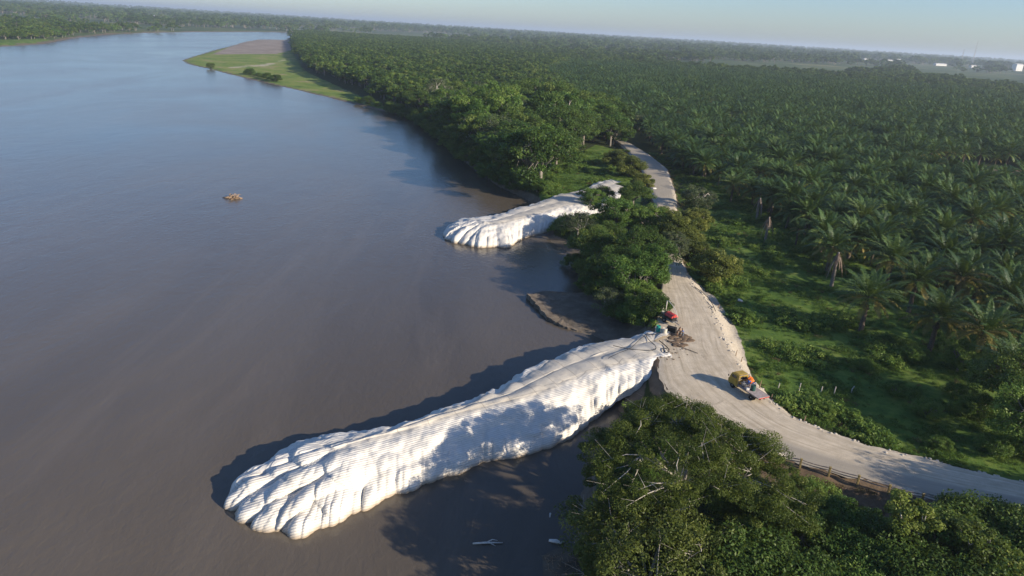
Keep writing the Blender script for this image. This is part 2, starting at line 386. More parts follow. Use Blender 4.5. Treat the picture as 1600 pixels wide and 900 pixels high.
def make_road():
    m, N, L, B = newmat('gravel_road')
    uvn = N.new('ShaderNodeUVMap'); sp = N.new('ShaderNodeSeparateXYZ'); L.new(uvn.outputs[0], sp.inputs[0]); u, v = sp.outputs[0], sp.outputs[1]
    g = N.new('ShaderNodeNewGeometry'); P = g.outputs['Position']
    cb = N.new('ShaderNodeCombineXYZ'); L.new(math_(N, L, 'MULTIPLY', u, .05), cb.inputs[0]); L.new(math_(N, L, 'MULTIPLY', v, 9.0), cb.inputs[1])
    st = noise(N, L, cb.outputs[0], 1.6, 6, .65, .3); n1 = noise(N, L, P, .5, 6, .7); n3 = noise(N, L, P, 4, 4, .7)
    c = ramp(N, L, st, [(.3, (.42, .35, .25)), (.5, (.54, .46, .345)), (.7, (.66, .575, .445))])
    c = mixc(N, L, ramp(N, L, n1, [(.4, 0.0), (.7, .6)]), c, (.34, .28, .20))
    wav = math_(N, L, 'ADD', v, math_(N, L, 'MULTIPLY', noise(N, L, P, .07, 2, .5), .22))
    rut = ramp(N, L, math_(N, L, 'ABSOLUTE', math_(N, L, 'SINE', math_(N, L, 'MULTIPLY', wav, math.pi*5.2))), [(0.0, .65), (.28, 0.0)])
    c = mixc(N, L, math_(N, L, 'MULTIPLY', rut, ramp(N, L, noise(N, L, P, .12, 4, .7), [(.42, 0.0), (.58, 1.0)])), c, (.30, .25, .18))
    c = mixc(N, L, ramp(N, L, noise(N, L, P, .22, 6, .75, .8), [(.60, 0.0), (.68, .6)]), c, (.27, .225, .165))
    c = mixc(N, L, ramp(N, L, n3, [(.55, 0.0), (.75, .4)]), c, (.50, .45, .38))
    # remains of the asphalt lane: near the guardrail, and the far bend
    lane = math_(N, L, 'MULTIPLY', ramp(N, L, v, [(.30, 1.0), (.42, 0.0)]), ramp(N, L, math_(N, L, 'DIVIDE', u, 100.0), [(.35, 1.0), (.42, 0.0)]))
    farb = ramp(N, L, math_(N, L, 'DIVIDE', u, 400.0), [(.42, 0.0), (.48, .8)])
    asph = mixc(N, L, n1, (.25, .225, .185), (.34, .305, .25))
    c = mixc(N, L, math_(N, L, 'MAXIMUM', math_(N, L, 'MULTIPLY', lane, .8), farb), c, asph)
    L.new(c, B.inputs['Base Color']); B.inputs['Roughness'].default_value = .95; B.inputs['Specular IOR Level'].default_value = .15
    b = N.new('ShaderNodeBump'); b.inputs['Strength'].default_value = .5; b.inputs['Distance'].default_value = .08
    L.new(math_(N, L, 'ADD', st, n3), b.inputs['Height']); L.new(b.outputs[0], B.inputs['Normal'])
    return m
M['road'] = make_road()
road = mk('road', VV, F, M['road'], uv=uvr, smooth=True); tag(road, kind='structure')

# ---------------------------------------------------------------- the two white jetties
def make_fabric():
    m, N, L, B = newmat('white_geotextile')
    uvn = N.new('ShaderNodeUVMap'); sp = N.new('ShaderNodeSeparateXYZ'); L.new(uvn.outputs[0], sp.inputs[0]); u, v = sp.outputs[0], sp.outputs[1]
    g = N.new('ShaderNodeNewGeometry'); P = g.outputs['Position']; sz = N.new('ShaderNodeSeparateXYZ'); L.new(P, sz.inputs[0]); z = sz.outputs[2]
    wv = noise(N, L, P, .3, 2, .5)
    vv = math_(N, L, 'ADD', v, math_(N, L, 'MULTIPLY', wv, .25))
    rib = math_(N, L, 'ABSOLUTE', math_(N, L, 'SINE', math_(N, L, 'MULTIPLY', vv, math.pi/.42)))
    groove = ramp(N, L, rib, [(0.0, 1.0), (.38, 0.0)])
    uu = math_(N, L, 'ADD', u, math_(N, L, 'MULTIPLY', wv, .25))
    rib2 = math_(N, L, 'ABSOLUTE', math_(N, L, 'SINE', math_(N, L, 'MULTIPLY', uu, math.pi/.42)))
    groove2 = ramp(N, L, rib2, [(0.0, .45), (.2, 0.0)])
    seam = ramp(N, L, math_(N, L, 'ABSOLUTE', math_(N, L, 'SINE', math_(N, L, 'MULTIPLY', uu, math.pi/4.4))), [(0.0, 1.0), (.07, 0.0)])
    seam2 = ramp(N, L, math_(N, L, 'ABSOLUTE', math_(N, L, 'SINE', math_(N, L, 'MULTIPLY', math_(N, L, 'SUBTRACT', vv, 1.1), math.pi/3.3))), [(0.0, 1.0), (.08, 0.0)])
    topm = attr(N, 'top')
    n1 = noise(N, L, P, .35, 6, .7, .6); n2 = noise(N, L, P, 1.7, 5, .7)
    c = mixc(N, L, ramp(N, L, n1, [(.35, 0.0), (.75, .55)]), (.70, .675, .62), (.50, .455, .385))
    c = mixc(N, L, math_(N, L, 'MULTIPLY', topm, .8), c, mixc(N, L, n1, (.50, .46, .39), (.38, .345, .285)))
    zz_ = math_(N, L, 'ADD', z, math_(N, L, 'MULTIPLY', n2, .6))
    c = mixc(N, L, ramp(N, L, zz_, [(.35, .85), (1.5, 0.0)]), c, (.33, .245, .155))      # silt left by the river at the waterline
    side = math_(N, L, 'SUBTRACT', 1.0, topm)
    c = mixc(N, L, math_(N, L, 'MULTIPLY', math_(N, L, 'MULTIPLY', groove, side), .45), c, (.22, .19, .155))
    sm = math_(N, L, 'MULTIPLY', math_(N, L, 'MAXIMUM', seam, math_(N, L, 'MULTIPLY', seam2, topm)), math_(N, L, 'ADD', math_(N, L, 'MULTIPLY', topm, .55), .12))
    c = mixc(N, L, sm, c, (.15, .13, .11))
    c = mixc(N, L, ramp(N, L, noise(N, L, P, .18, 5, .75, 1.2), [(.62, 0.0), (.75, .5)]), c, (.30, .25, .19))
    L.new(c, B.inputs['Base Color']); B.inputs['Roughness'].default_value = .75; B.inputs['Specular IOR Level'].default_value = .25
    h = math_(N, L, 'ADD', math_(N, L, 'MULTIPLY', rib, math_(N, L, 'ADD', math_(N, L, 'MULTIPLY', side, .8), .05)), math_(N, L, 'MULTIPLY', n2, 1.2))
    b = N.new('ShaderNodeBump'); b.inputs['Strength'].default_value = .55; b.inputs['Distance'].default_value = .10
    L.new(h, b.inputs['Height']); L.new(b.outputs[0], B.inputs['Normal'])
    return m
M['fabric'] = make_fabric()
def jetty(name, label, base, crest, spine, lobes, tip_u, NU=760, NVs=54, NVt=22, puff=1.0, seed=1, bumps=()):
    """base/crest: matching 3-d polylines running round the jetty; spine: one too for the middle of the top"""
    def rs(P):
        P = np.asarray(P, float); t = np.linspace(0, 1, len(P)); tt = np.linspace(0, 1, NU)
        # Catmull-Rom through the points
        o = np.zeros((NU, 3)); f = tt*(len(P)-1); i = np.minimum(f.astype(int), len(P)-2); r_ = (f-i)[:, None]
        p0 = P[np.maximum(i-1, 0)]; p1 = P[i]; p2 = P[i+1]; p3 = P[np.minimum(i+2, len(P)-1)]
        return .5*((2*p1)+(-p0+p2)*r_+(2*p0-5*p1+4*p2-p3)*r_**2+(-p0+3*p1-3*p2+p3)*r_**3)
    B_, C_, S_ = rs(base), rs(crest), rs(spine)
    # one centre line shared by both sides, a function of the distance along the jetty
    it_ = int(NU*tip_u); a0 = (C_[0, :2]+C_[-1, :2])/2-C_[it_, :2]; a0 /= np.linalg.norm(a0); b0 = np.array((-a0[1], a0[0])); o0 = C_[it_, :2]
    al_ = (C_[:, :2]-o0) @ a0; pe_ = (C_[:, :2]-o0) @ b0
    h1, h2 = slice(0, it_), slice(it_, NU); g0 = max(al_[:it_].min(), al_[it_:].min())+1.2; g1 = min(al_[0], al_[-1]); gl = np.linspace(g0, g1, 120)
    def fn(h, q): o_ = np.argsort(al_[h]); return np.interp(gl, al_[h][o_], q[h][o_])
    cp = (fn(h1, pe_)+fn(h2, pe_))/2; cz = (fn(h1, C_[:, 2])+fn(h2, C_[:, 2]))/2+.12
    cp = np.convolve(np.pad(cp, 6, mode='edge'), np.ones(13)/13, 'valid'); cz = np.convolve(np.pad(cz, 6, mode='edge'), np.ones(13)/13, 'valid')
    ac = np.clip(al_, g0, g1); S_ = np.c_[o0[0]+a0[0]*ac+b0[0]*np.interp(ac, gl, cp), o0[1]+a0[1]*ac+b0[1]*np.interp(ac, gl, cp), np.interp(ac, gl, cz)]
    uu = np.linspace(0, 1, NU)
    s = np.r_[0, np.cumsum(np.linalg.norm(np.diff(B_, axis=0), axis=1))]
    sC = np.r_[0, np.cumsum(np.linalg.norm(np.diff(C_, axis=0), axis=1))]
    k_ = np.ones(15)/15
    out = B_-C_; out[:, 2] = 0; out /= np.maximum(np.linalg.norm(out, axis=1), .01)[:, None]
    # lobes round the foot: irregular widths
    rg = np.random.default_rng(seed); edges = [0.0]
    while edges[-1] < s[-1]:
        tpos = abs(np.interp(edges[-1], s, uu)-tip_u)
        edges.append(edges[-1]+lobes*rg.uniform(.6, 1.5)*(1.25 if tpos < .16 else 1.1))
    edges = np.array(edges); idx = np.searchsorted(edges, s, side='right')-1; idx = np.clip(idx, 0, len(edges)-2)
    fr = (s-edges[idx])/(edges[idx+1]-edges[idx]); amp = rg.uniform(.45, 1.1, len(edges))[idx]
    L1 = np.sqrt(np.maximum(0, 1-(2*fr-1)**2))*amp
    e3 = [0.0]
    while e3[-1] < s[-1]+30: e3.append(e3[-1]+lobes*rg.uniform(1.0, 2.1))
    e3 = np.array(e3); a3 = rg.uniform(.5, 1.15, len(e3))
    wd = lobes*.42; edges2 = [0.0]
    while edges2[-1] < s[-1]: edges2.append(edges2[-1]+lobes*rg.uniform(.3, .7))
    edges2 = np.array(edges2); i2 = np.clip(np.searchsorted(edges2, s, side='right')-1, 0, len(edges2)-2)
    fr2 = (s-edges2[i2])/(edges2[i2+1]-edges2[i2]); L2 = np.sqrt(np.maximum(0, 1-(2*fr2-1)**2))*rg.uniform(.3, 1, len(edges2))[i2]
    tipw = np.exp(-((uu-tip_u)/.13)**2)
    rows = []; uvs = []; tops = []
    ax_ = C_[0, :2]-C_[int(NU*tip_u), :2]; ax_ /= np.linalg.norm(ax_); nn_ = np.array((-ax_[1], ax_[0])); og_ = S_[int(NU*.3), :2]
    ew = [150.0]
    while ew[-1] < 250: ew.append(ew[-1]+lobes*rg.uniform(.5, 1.0))
    ew = np.array(ew); aw = rg.uniform(.35, 1.25, len(ew))
    def luv(P): return np.stack([(P[:, :2]-og_) @ ax_, np.abs((P[:, :2]-og_) @ nn_)-1.1*P[:, 2]+12], 1)
    hgt = np.linalg.norm(C_-B_, axis=1)
    for v in np.linspace(0, 1, NVs):
        hz = v**1.0*.55+(1-math.cos(v*math.pi/2))*.45
        P = B_*(1-hz)+C_*hz
        zf = math.sin(v*math.pi/2)**.92*(1-tipw)+tipw*(.7*v+.3*math.sin(v*math.pi/2))
        P[:, 2] = B_[:, 2]+(C_[:, 2]-B_[:, 2])*zf
        q = math.sin(min(1, (v+.10)*1.05)*math.pi)**.7 if v < .85 else math.sin(min(1, (v+.10)*1.05)*math.pi)**.7
        q = max(0.0, q)*(1-.45*v)
        q2 = math.exp(-((v-.14)/.16)**2)
        s3 = s+2.6*np.array([mn.noise(Vector((v*1.9, q_*.09, seed*3.3))) for q_ in s])+4
        j3 = np.clip(np.searchsorted(e3, s3, side='right')-1, 0, len(e3)-2); f3 = (s3-e3[j3])/(e3[j3+1]-e3[j3]); L3 = np.sqrt(np.maximum(0, 1-np.abs(2*f3-1)**2.4))*a3[j3]
        q3 = math.sin(min(1, .12+v*1.02)*math.pi)**.6 if v < .86 else max(0, math.sin(min(1, .12+v*1.02)*math.pi))**.6
        ww = (P[:, :2]-og_) @ nn_+.9*np.array([mn.noise(Vector((p[0]*.16, p[1]*.16, seed*1.7))) for p in P])+200.0
        jw = np.clip(np.searchsorted(ew, ww, side='right')-1, 0, len(ew)-2); fw_ = (ww-ew[jw])/(ew[jw+1]-ew[jw]); LW = np.sqrt(np.maximum(0, 1-np.abs(2*fw_-1)**2.2))*aw[jw]
        tw2 = np.exp(-np.abs((uu-tip_u)/.115)**3)
        qv = math.sin(min(1.0, .2+v*.8)*math.pi)**.5 if v < .999 else 0
        g_ = puff*(LW*tw2*1.95*qv-L1*tipw*1.15*q*.85-L2*tipw*.45*q+L3*tipw*.5*q3)+puff*(L1*(.95*q2+.50*q)*(1-tipw*.2)+L1*tipw*1.15*q+L2*(.55*q2+.15*q)+L2*tipw*.55*q)
        P = P+out*(g_*.85-(.75*puff*min(1, v*5)+.35)*np.clip(1.4-B_[:, 2]*.6, -.3, 1))[:, None]; P[:, 2] += g_*(.35-.05*tipw)*min(1, v*4)
        nz = np.array([mn.noise(Vector((p[0]*.45, p[1]*.45, p[2]*.8+seed))) for p in P])*.50+np.array([mn.noise(Vector((p[0]*1.3, p[1]*1.3, p[2]*1.6+seed))) for p in P])*.16
        fade = math.sin(math.pi*min(max(v, .02), 1))**.5 if v < .5 else 1
        P = P+out*(nz*fade)[:, None]; P[:, 2] += nz*.6*fade
        for (bp, br_, ba) in bumps:      # sagging swellings of the fill
            dd = (P-bp)*np.array((1, 1, .6)); g2 = np.clip(1-(dd**2).sum(1)/br_**2, 0, 1)**.6*ba
            P = P+out*(g2*.75)[:, None]; P[:, 2] += g2*.55*min(1, v*4)
        if v == 0: P[:, 2] -= .9
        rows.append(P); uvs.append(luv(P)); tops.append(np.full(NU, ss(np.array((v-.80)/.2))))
    last = rows[-1].copy(); hl = hgt.copy(); w_ = np.linalg.norm(S_-C_, axis=1)
    for v in np.linspace(0, 1, NVt+1)[1:]:
        P = last*(1-v)+S_*v
        P[:, 2] += .18*math.sin(v*math.pi)+np.array([mn.noise(Vector((p[0]*.35, p[1]*.35, 3+seed))) for p in P])*.22*min(1, v*3)
        nb = 1-v
        P[:, 2] += L2*.10*nb*(1-tipw)*(1 if v < 1 else 0)
        if v == 1: P[:, 2] = S_[:, 2]+.12*np.sin(P[:, 0]*.7)*np.cos(P[:, 1]*.5)
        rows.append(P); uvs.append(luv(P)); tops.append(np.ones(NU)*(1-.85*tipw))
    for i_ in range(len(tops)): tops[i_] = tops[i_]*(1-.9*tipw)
    n = len(rows); VV = np.concatenate(rows); ii = np.arange(n*NU).reshape(n, NU)
    F = np.stack([ii[:-1, :-1], ii[:-1, 1:], ii[1:, 1:], ii[1:, :-1]], -1).reshape(-1, 4)
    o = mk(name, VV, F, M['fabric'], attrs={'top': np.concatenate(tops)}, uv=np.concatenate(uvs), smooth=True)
    tag(o, label, 'jetty'); return o
def J(l, z): return [at(q[0], q[1], q[2] if len(q) > 2 else z) for q in l]
nb = J([(1050, 556, 5.02), (1034, 570, 3.8), (1005, 600, 2.8), (975, 612, 2.2), (938, 640, 1.0), (899, 680, 0), (843, 706, 0), (767, 720, 0), (700, 742), (645, 762), (592, 782), (545, 806), (508, 820), (478, 832), (438, 824), (404, 812), (372, 788)], 0)
nc = J([(1046, 546, 5.2), (1028, 550, 5.2), (1004, 558, 5.1), (978, 566, 5.0), (935, 580, 4.7), (887, 599, 4.5), (838, 620, 4.4), (775, 636, 4.3), (700, 656, 4.2), (645, 675, 4.1), (600, 686, 4), (565, 694, 4), (540, 702, 3.9), (524, 708, 3.8), (512, 708, 3.7), (505, 704, 3.6), (502, 700, 3.5)], 4)
fc = J([(506, 697, 3.4), (525, 690, 3.5), (567, 681, 3.6), (612, 665, 3.7), (655, 649, 3.8), (702, 633, 3.8), (764, 611, 3.9), (805, 588, 4), (842, 566, 4.2), (876, 552, 4.3), (920, 534, 4.6), (963, 527, 4.9), (998, 522, 5.1), (1022, 521, 5.2), (1040, 528, 5.2)], 4)
# the far foot: outward from the far crest
fb = []
axis_dir = (fc[-1]-fc[0])[:2]; axis_dir /= np.linalg.norm(axis_dir); nrm = np.array((-axis_dir[1], axis_dir[0]))
for i_, c_ in enumerate(fc):
    t_ = i_/(len(fc)-1)
    p = c_[:2]+nrm*(2.6 if i_ > 1 else (2.2, 2.4)[i_]); z_ = 0 if t_ < .8 else (t_-.8)/.2*3.6
    if i_ == 0: p = at(384, 762, 0)[:2]
    if i_ == 1: p = at(425, 728, 0)[:2]
    if i_ == 2: p = at(478, 700, 0)[:2]+nrm*.5
    if i_ == len(fc)-1: p = at(1048, 520, 5)[:2]; z_ = 5.02
    fb.append(np.array((p[0], p[1], z_)))
sp_n = [a*.5 for a in []]
base = nb+fb; crest = nc+fc
# spine: middle between near crest and far crest
cr = np.array(crest); spine = []
farc = np.array(fc); nearc = np.array(nc)
for p in crest:
    other = farc if any(p is q for q in nc) else nearc
    al = (other[:, :2]-p[:2]) @ axis_dir; j = int(np.argmin(np.abs(al)))
    spine.append((p+other[j])/2+np.array((0, 0, .12)))
jet1 = jetty('jetty', 'large ribbed white fabric covered jetty in the foreground reaching into the brown river', base, crest, spine, 3.4, .50, seed=4, bumps=[(at(x, y, z), r_, a_) for (x, y, z, r_, a_) in ((486, 712, 3.2, 2.2, .9), (545, 725, 3.6, 3.0, 1.1), (470, 750, 2.2, 1.9, .8), (436, 792, 1.0, 1.6, .6), (520, 775, 2.0, 2.1, .9), (470, 826, .5, 1.5, .8), (525, 815, .6, 1.9, .9), (575, 790, .5, 2.0, .8), (640, 757, .5, 1.8, .7), (402, 770, .8, 1.5, .6), (615, 735, 2, 2.2, .6), (800, 700, 1.2, 2.0, .7), (715, 728, .8, 1.9, .8))])

nb2 = J([(965, 322, 3.2), (930, 340, 2.4), (895, 352, 1.2), (868, 358, .3), (850, 364), (826, 370), (808, 378), (795, 386), (773, 386), (752, 386), (735, 382), (715, 378), (700, 372)], 0)
nc2 = J([(975, 292, 5), (945, 302, 5), (915, 316, 5), (885, 322, 4.8), (858, 330, 4.5), (830, 338, 4.3), (808, 344, 4.2), (788, 349, 4.1), (772, 351, 4), (758, 350, 3.9), (748, 348, 3.8), (742, 346, 3.7), (739, 345, 3.6)], 4)
fc2 = J([(741, 344, 3.4), (758, 341, 3.6), (780, 333, 3.8), (802, 325, 4), (826, 319, 4.2), (852, 311, 4.4), (876, 302, 4.7), (905, 297, 5), (930, 289, 5.2), (952, 282, 5.3), (976, 284, 5.3)], 4)
ad2 = (fc2[-1]-fc2[0])[:2]; ad2 /= np.linalg.norm(ad2); nr2 = np.array((-ad2[1], ad2[0])); fb2 = []
for i_, c_ in enumerate(fc2):
    t_ = i_/(len(fc2)-1); p = c_[:2]+nr2*3.0
    if i_ == 0: p = at(702, 361, 0)[:2]
    if i_ == 1: p = at(730, 350, 0)[:2]
    fb2.append(np.array((p[0], p[1], 0 if t_ < .6 else (t_-.6)/.4*3.4)))
spine2 = []; f2, n2_ = np.array(fc2), np.array(nc2)
for p in nc2+fc2:
    other = f2 if any(p is q for q in nc2) else n2_
    al = (other[:, :2]-p[:2]) @ ad2; j = int(np.argmin(np.abs(al))); spine2.append((p+other[j])/2+np.array((0, 0, .15)))
jet2 = jetty('jetty', 'smaller smooth white fabric covered jetty farther upstream behind the shore trees', nb2+fb2, nc2+fc2, spine2, 4.2, .52, NU=520, NVs=36, NVt=12, puff=1.3, seed=9)

# ---------------------------------------------------------------- plants: builders
def leaf_quads(cent, rad, n, size, rg, flat=.55, upbias=.5, asp=.5):
    """n leaf faces round each twig centre; cent (k,3), rad (k,)"""
    k = len(cent); ci = rg.integers(0, k, n)
    d = rg.normal(size=(n, 3)); d /= np.linalg.norm(d, axis=1)[:, None]
    r_ = rad[ci]*rg.uniform(.35, 1.05, n)**.6
    p = cent[ci]+d*r_[:, None]*np.array((1, 1, flat))
    nr = d*.55+rg.normal(size=(n, 3))*.5+np.array((0, 0, upbias)); nr /= np.linalg.norm(nr, axis=1)[:, None]
    t = np.cross(nr, rg.normal(size=(n, 3))); t /= np.linalg.norm(t, axis=1)[:, None]; b = np.cross(nr, t)
    s_ = size*rg.uniform(.6, 1.35, n)[:, None]
    V = np.stack([p-t*s_, p-b*s_*asp, p+t*s_, p+b*s_*asp], 1).reshape(-1, 3)
    F = np.arange(4*n).reshape(n, 4)
    return V, F, ci
def make_tree(name, label, cat, seed, Rr, Hh, nclump, nleaf, lsize, leafm, barkm, style='round', trunk_h=.35, bare=0, lean=(0, 0), crad=.24, flat=.55, group=None):
    rg = np.random.default_rng(seed); rnd = random.Random(seed)
    t = thing(name, label, cat, (0, 0, 0), 0, group)
    # twig centres
    cs = []
    while len(cs) < nclump:
        d = rg.normal(size=3); d[2] = abs(d[2]) if style != 'round' else d[2]*.9+.15; d /= np.linalg.norm(d)
        r_ = rg.uniform(.45, 1.0)**.6
        ang = math.atan2(d[1], d[0]); lob = 1+.22*math.sin(ang*3+seed)+.14*math.sin(ang*5+seed*2)
        if style == 'umbrella':
            x_, y_ = d[0]*Rr*r_*lob, d[1]*Rr*r_*lob; z_ = Hh*(1-.16)+Hh*.16*d[2]*r_-Hh*.22*(math.hypot(x_, y_)/Rr)**2-rg.uniform(0, .22)*Hh
        elif style == 'tall':
            x_, y_ = d[0]*Rr*r_*lob, d[1]*Rr*r_*lob; z_ = Hh*.62+Hh*.38*d[2]*r_ if rg.random() < .7 else Hh*rg.uniform(.3, .7)
        else:
            x_, y_ = d[0]*Rr*r_*lob, d[1]*Rr*r_*lob; z_ = Hh*.55+Hh*.45*d[2]*r_
        cs.append((x_+lean[0]*z_, y_+lean[1]*z_, max(z_, .3)))
    cs = np.array(cs); rad = Rr*crad*rg.uniform(.6, 1.4, len(cs))
    # limbs: trunk -> main limbs -> twig centres
    mb = MB(); th = Hh*trunk_h; r0 = max(.10, Hh*.028)
    fork = Vector((lean[0]*th, lean[1]*th, th))
    mb.tube([(0, 0, -.6), (0, 0, 0), Vector((rnd.uniform(-.2, .2), rnd.uniform(-.2, .2), th*.5))+Vector((lean[0]*th*.5, lean[1]*th*.5, 0)), fork], [r0*1.9, r0*1.5, r0*1.15, r0], 8)
    nl = max(3, min(9, nclump//6)); az = [2*math.pi*(i+rnd.uniform(-.3, .3))/nl for i in range(nl)]
    used = min(len(cs), 90 if nclump > 60 else 40)
    mains = []
    for a in az:
        e = Vector((math.cos(a)*Rr*.5+lean[0]*Hh*.7, math.sin(a)*Rr*.5+lean[1]*Hh*.7, Hh*rnd.uniform(.6, .75)))
        m1 = fork.lerp(e, .5)+Vector((rnd.uniform(-1, 1), rnd.uniform(-1, 1), -.4))*Rr*.07
        mb.tube([fork, m1, e], [r0*.75, r0*.5, r0*.3], 6); mains.append((m1, e))
    for c_ in cs[:used]:
        c_ = Vector(c_); m1, e = min(mains, key=lambda q: (q[1]-c_).length)
        s0 = m1 if (m1-c_).length < (e-c_).length else e
        md = s0.lerp(c_, .5)+Vector((rnd.uniform(-1, 1), rnd.uniform(-1, 1), rnd.uniform(-.3, .8)))*Rr*.06
        mb.tube([s0, md, c_], [r0*.28, r0*.17, r0*.06], 4, cap=False)
        if bare:
            for _ in range(bare):
                e2 = c_+Vector((rnd.gauss(0, 1), rnd.gauss(0, 1), rnd.uniform(.1, 1.2)))*Rr*.13
                mb.tube([md.lerp(c_, .6), e2], [r0*.12, r0*.03], 3, cap=False)
    mb.build('trunk', barkm, t, smooth=True)
    V, F, ci = leaf_quads(cs, rad, nleaf, lsize, rg, flat)
    ct = np.clip(rg.normal(.42, .2, len(cs)), 0, 1)
    tint = np.repeat(np.clip(ct[ci]+rg.normal(0, .13, nleaf), 0, 1), 4)
    mk('crown', V, F, leafm, t, attrs={'tint': tint})
    return t
def frond(rg, az, el, Lf, droop, nl, lw=.075, ll=1.0):
    """one pinnate frond: returns V, F, tint offset; rachis + leaflets hanging a little"""
    n = 9; s = np.linspace(0, 1, n); e_ = el-droop*s**1.4
    dx = np.cumsum(np.r_[0, np.cos(e_[:-1])])*Lf/(n-1); dz = np.cumsum(np.r_[0, np.sin(e_[:-1])])*Lf/(n-1)
    ca, sa = math.cos(az), math.sin(az); side = np.array((-sa, ca, 0))
    pts = np.stack([dx*ca, dx*sa, dz], 1)
    V = []; F = []
    for i in range(n):     # rachis: flat three-sided bar
        wv = .07*(1-s[i])+.015
        V += [pts[i]+side*wv, pts[i]-side*wv, pts[i]+np.array((0, 0, -wv*1.2))]
    for i in range(n-1):
        a = i*3; F += [[a, a+1, a+4, a+3], [a+1, a+2, a+5, a+4], [a+2, a, a+3, a+5]]
    tw = rg.uniform(-.3, .3)
    for k in range(nl):
        q = .16+.84*(k+.5)/nl; p = np.array([np.interp(q, s, pts[:, j]) for j in range(3)])
        el_ = np.interp(q, s, e_); tdir = np.array((math.cos(el_)*ca, math.cos(el_)*sa, math.sin(el_)))
        up = np.cross(side, -tdir) if False else np.array((-math.sin(el_)*ca, -math.sin(el_)*sa, math.cos(el_)))
        l_ = ll*(math.sin(math.pi*min(1, q*.92+.12))**.6)*rg.uniform(.85, 1.1)
        for sg in (-1, 1):
            d1 = side*sg*.85+tdir*.42+up*rg.uniform(-.15, .4)+np.array((0, 0, -.10)); d1 /= np.linalg.norm(d1)
            d2 = d1+np.array((0, 0, -.75)); d2 /= np.linalg.norm(d2)
            m_ = p+d1*l_*.55; e2 = m_+d2*l_*.5; w_ = tdir*lw*(.8 if nl > 20 else 1)
            b_ = len(V); V += [p-w_*.5, p+w_*.5, m_+w_, m_-w_, e2]; F += [[b_, b_+1, b_+2, b_+3], [b_+3, b_+2, b_+4]]
    return V, F
def make_palm(name, label, seed, nfr=36, nl=22, th=7.0, yellow=0.0, dead=False, group=None, single=False, Lf=6.0, lw=.075):
    rg = np.random.default_rng(seed); rnd = random.Random(seed)
    V, F, T_, MI = [], [], [], []
    for i in range(nfr):
        q = i/(nfr-1); az = i*2.39996+rnd.uniform(-.15, .15)
        if dead: el = R(-58)-q*R(14)+rnd.uniform(-.12, .12); dr = R(22); L_ = Lf*rnd.choice((.35, .6, .8, 1.0)); az += rnd.uniform(-.6, .6)
        else: el = R(78)-q*R(95)+rnd.uniform(-.1, .1); dr = R(48)+q*R(28); L_ = Lf*(.72+.33*math.sin(math.pi*(q*.8+.15)))*rnd.uniform(.9, 1.06)
        v, f = frond(rg, az, el, L_, dr, nl, lw, (.95 if not dead else .28))
        b = len(V); z0 = th-.3*q
        V += [(p[0]+math.cos(az)*.15, p[1]+math.sin(az)*.15, p[2]+z0) for p in v]; F += [[x_+b for x_ in g] for g in f]
        tt = .25+.25*q+rnd.uniform(-.15, .15)+(.30 if (q > .78) else 0); T_ += [min(1, max(0, tt))]*len(v)
        MI += [1 if (yellow > 0 and q > 1-yellow) else 0]*len(f)
    tb = MB(); n = 14; pts = []; rad = []; lx, ly = rnd.uniform(-.25, .25), rnd.uniform(-.25, .25)
    for i in range(n):
        q = i/(n-1); pts.append((lx*(1-q)*0, ly*(1-q)*0, -.5+q*(th+.6))); rad.append(.34*(1.25-.35*q)*(1+(.14 if i % 2 else -.05))*(.7 if dead and q > .5 else 1))
    tb.tube(pts, rad, 9)
    if not dead:
        for i in range(26):     # cut leaf bases and fruit at the top of the trunk
            a = i*2.4; z_ = th*(.62+.36*i/26); tb.tube([(math.cos(a)*.3, math.sin(a)*.3, z_), (math.cos(a)*.62, math.sin(a)*.62, z_+.38)], [.13, .07], 4)
    mf = M['frond_dead'] if dead else M['frond']
    if single:
        nV = len(V); V2 = V+tb.V; F2 = F+[[x_+nV for x_ in g] for g in tb.F]
        o = mk(name, np.array(V2), F2, [mf, M['frond_yellow'], M['palmtrunk']], None, MI+[2]*len(tb.F), attrs={'tint': T_+[.3]*len(tb.V)})
        tag(o, label, 'palm tree', group); return o
    t = thing(name, label, 'palm tree', (0, 0, 0), 0, group)
    tb.build('trunk', M['palmtrunk'] if not dead else M['bark'], t, smooth=True)
    mk('crown', np.array(V), F, [mf, M['frond_yellow']], t, MI, attrs={'tint': T_})
    return t

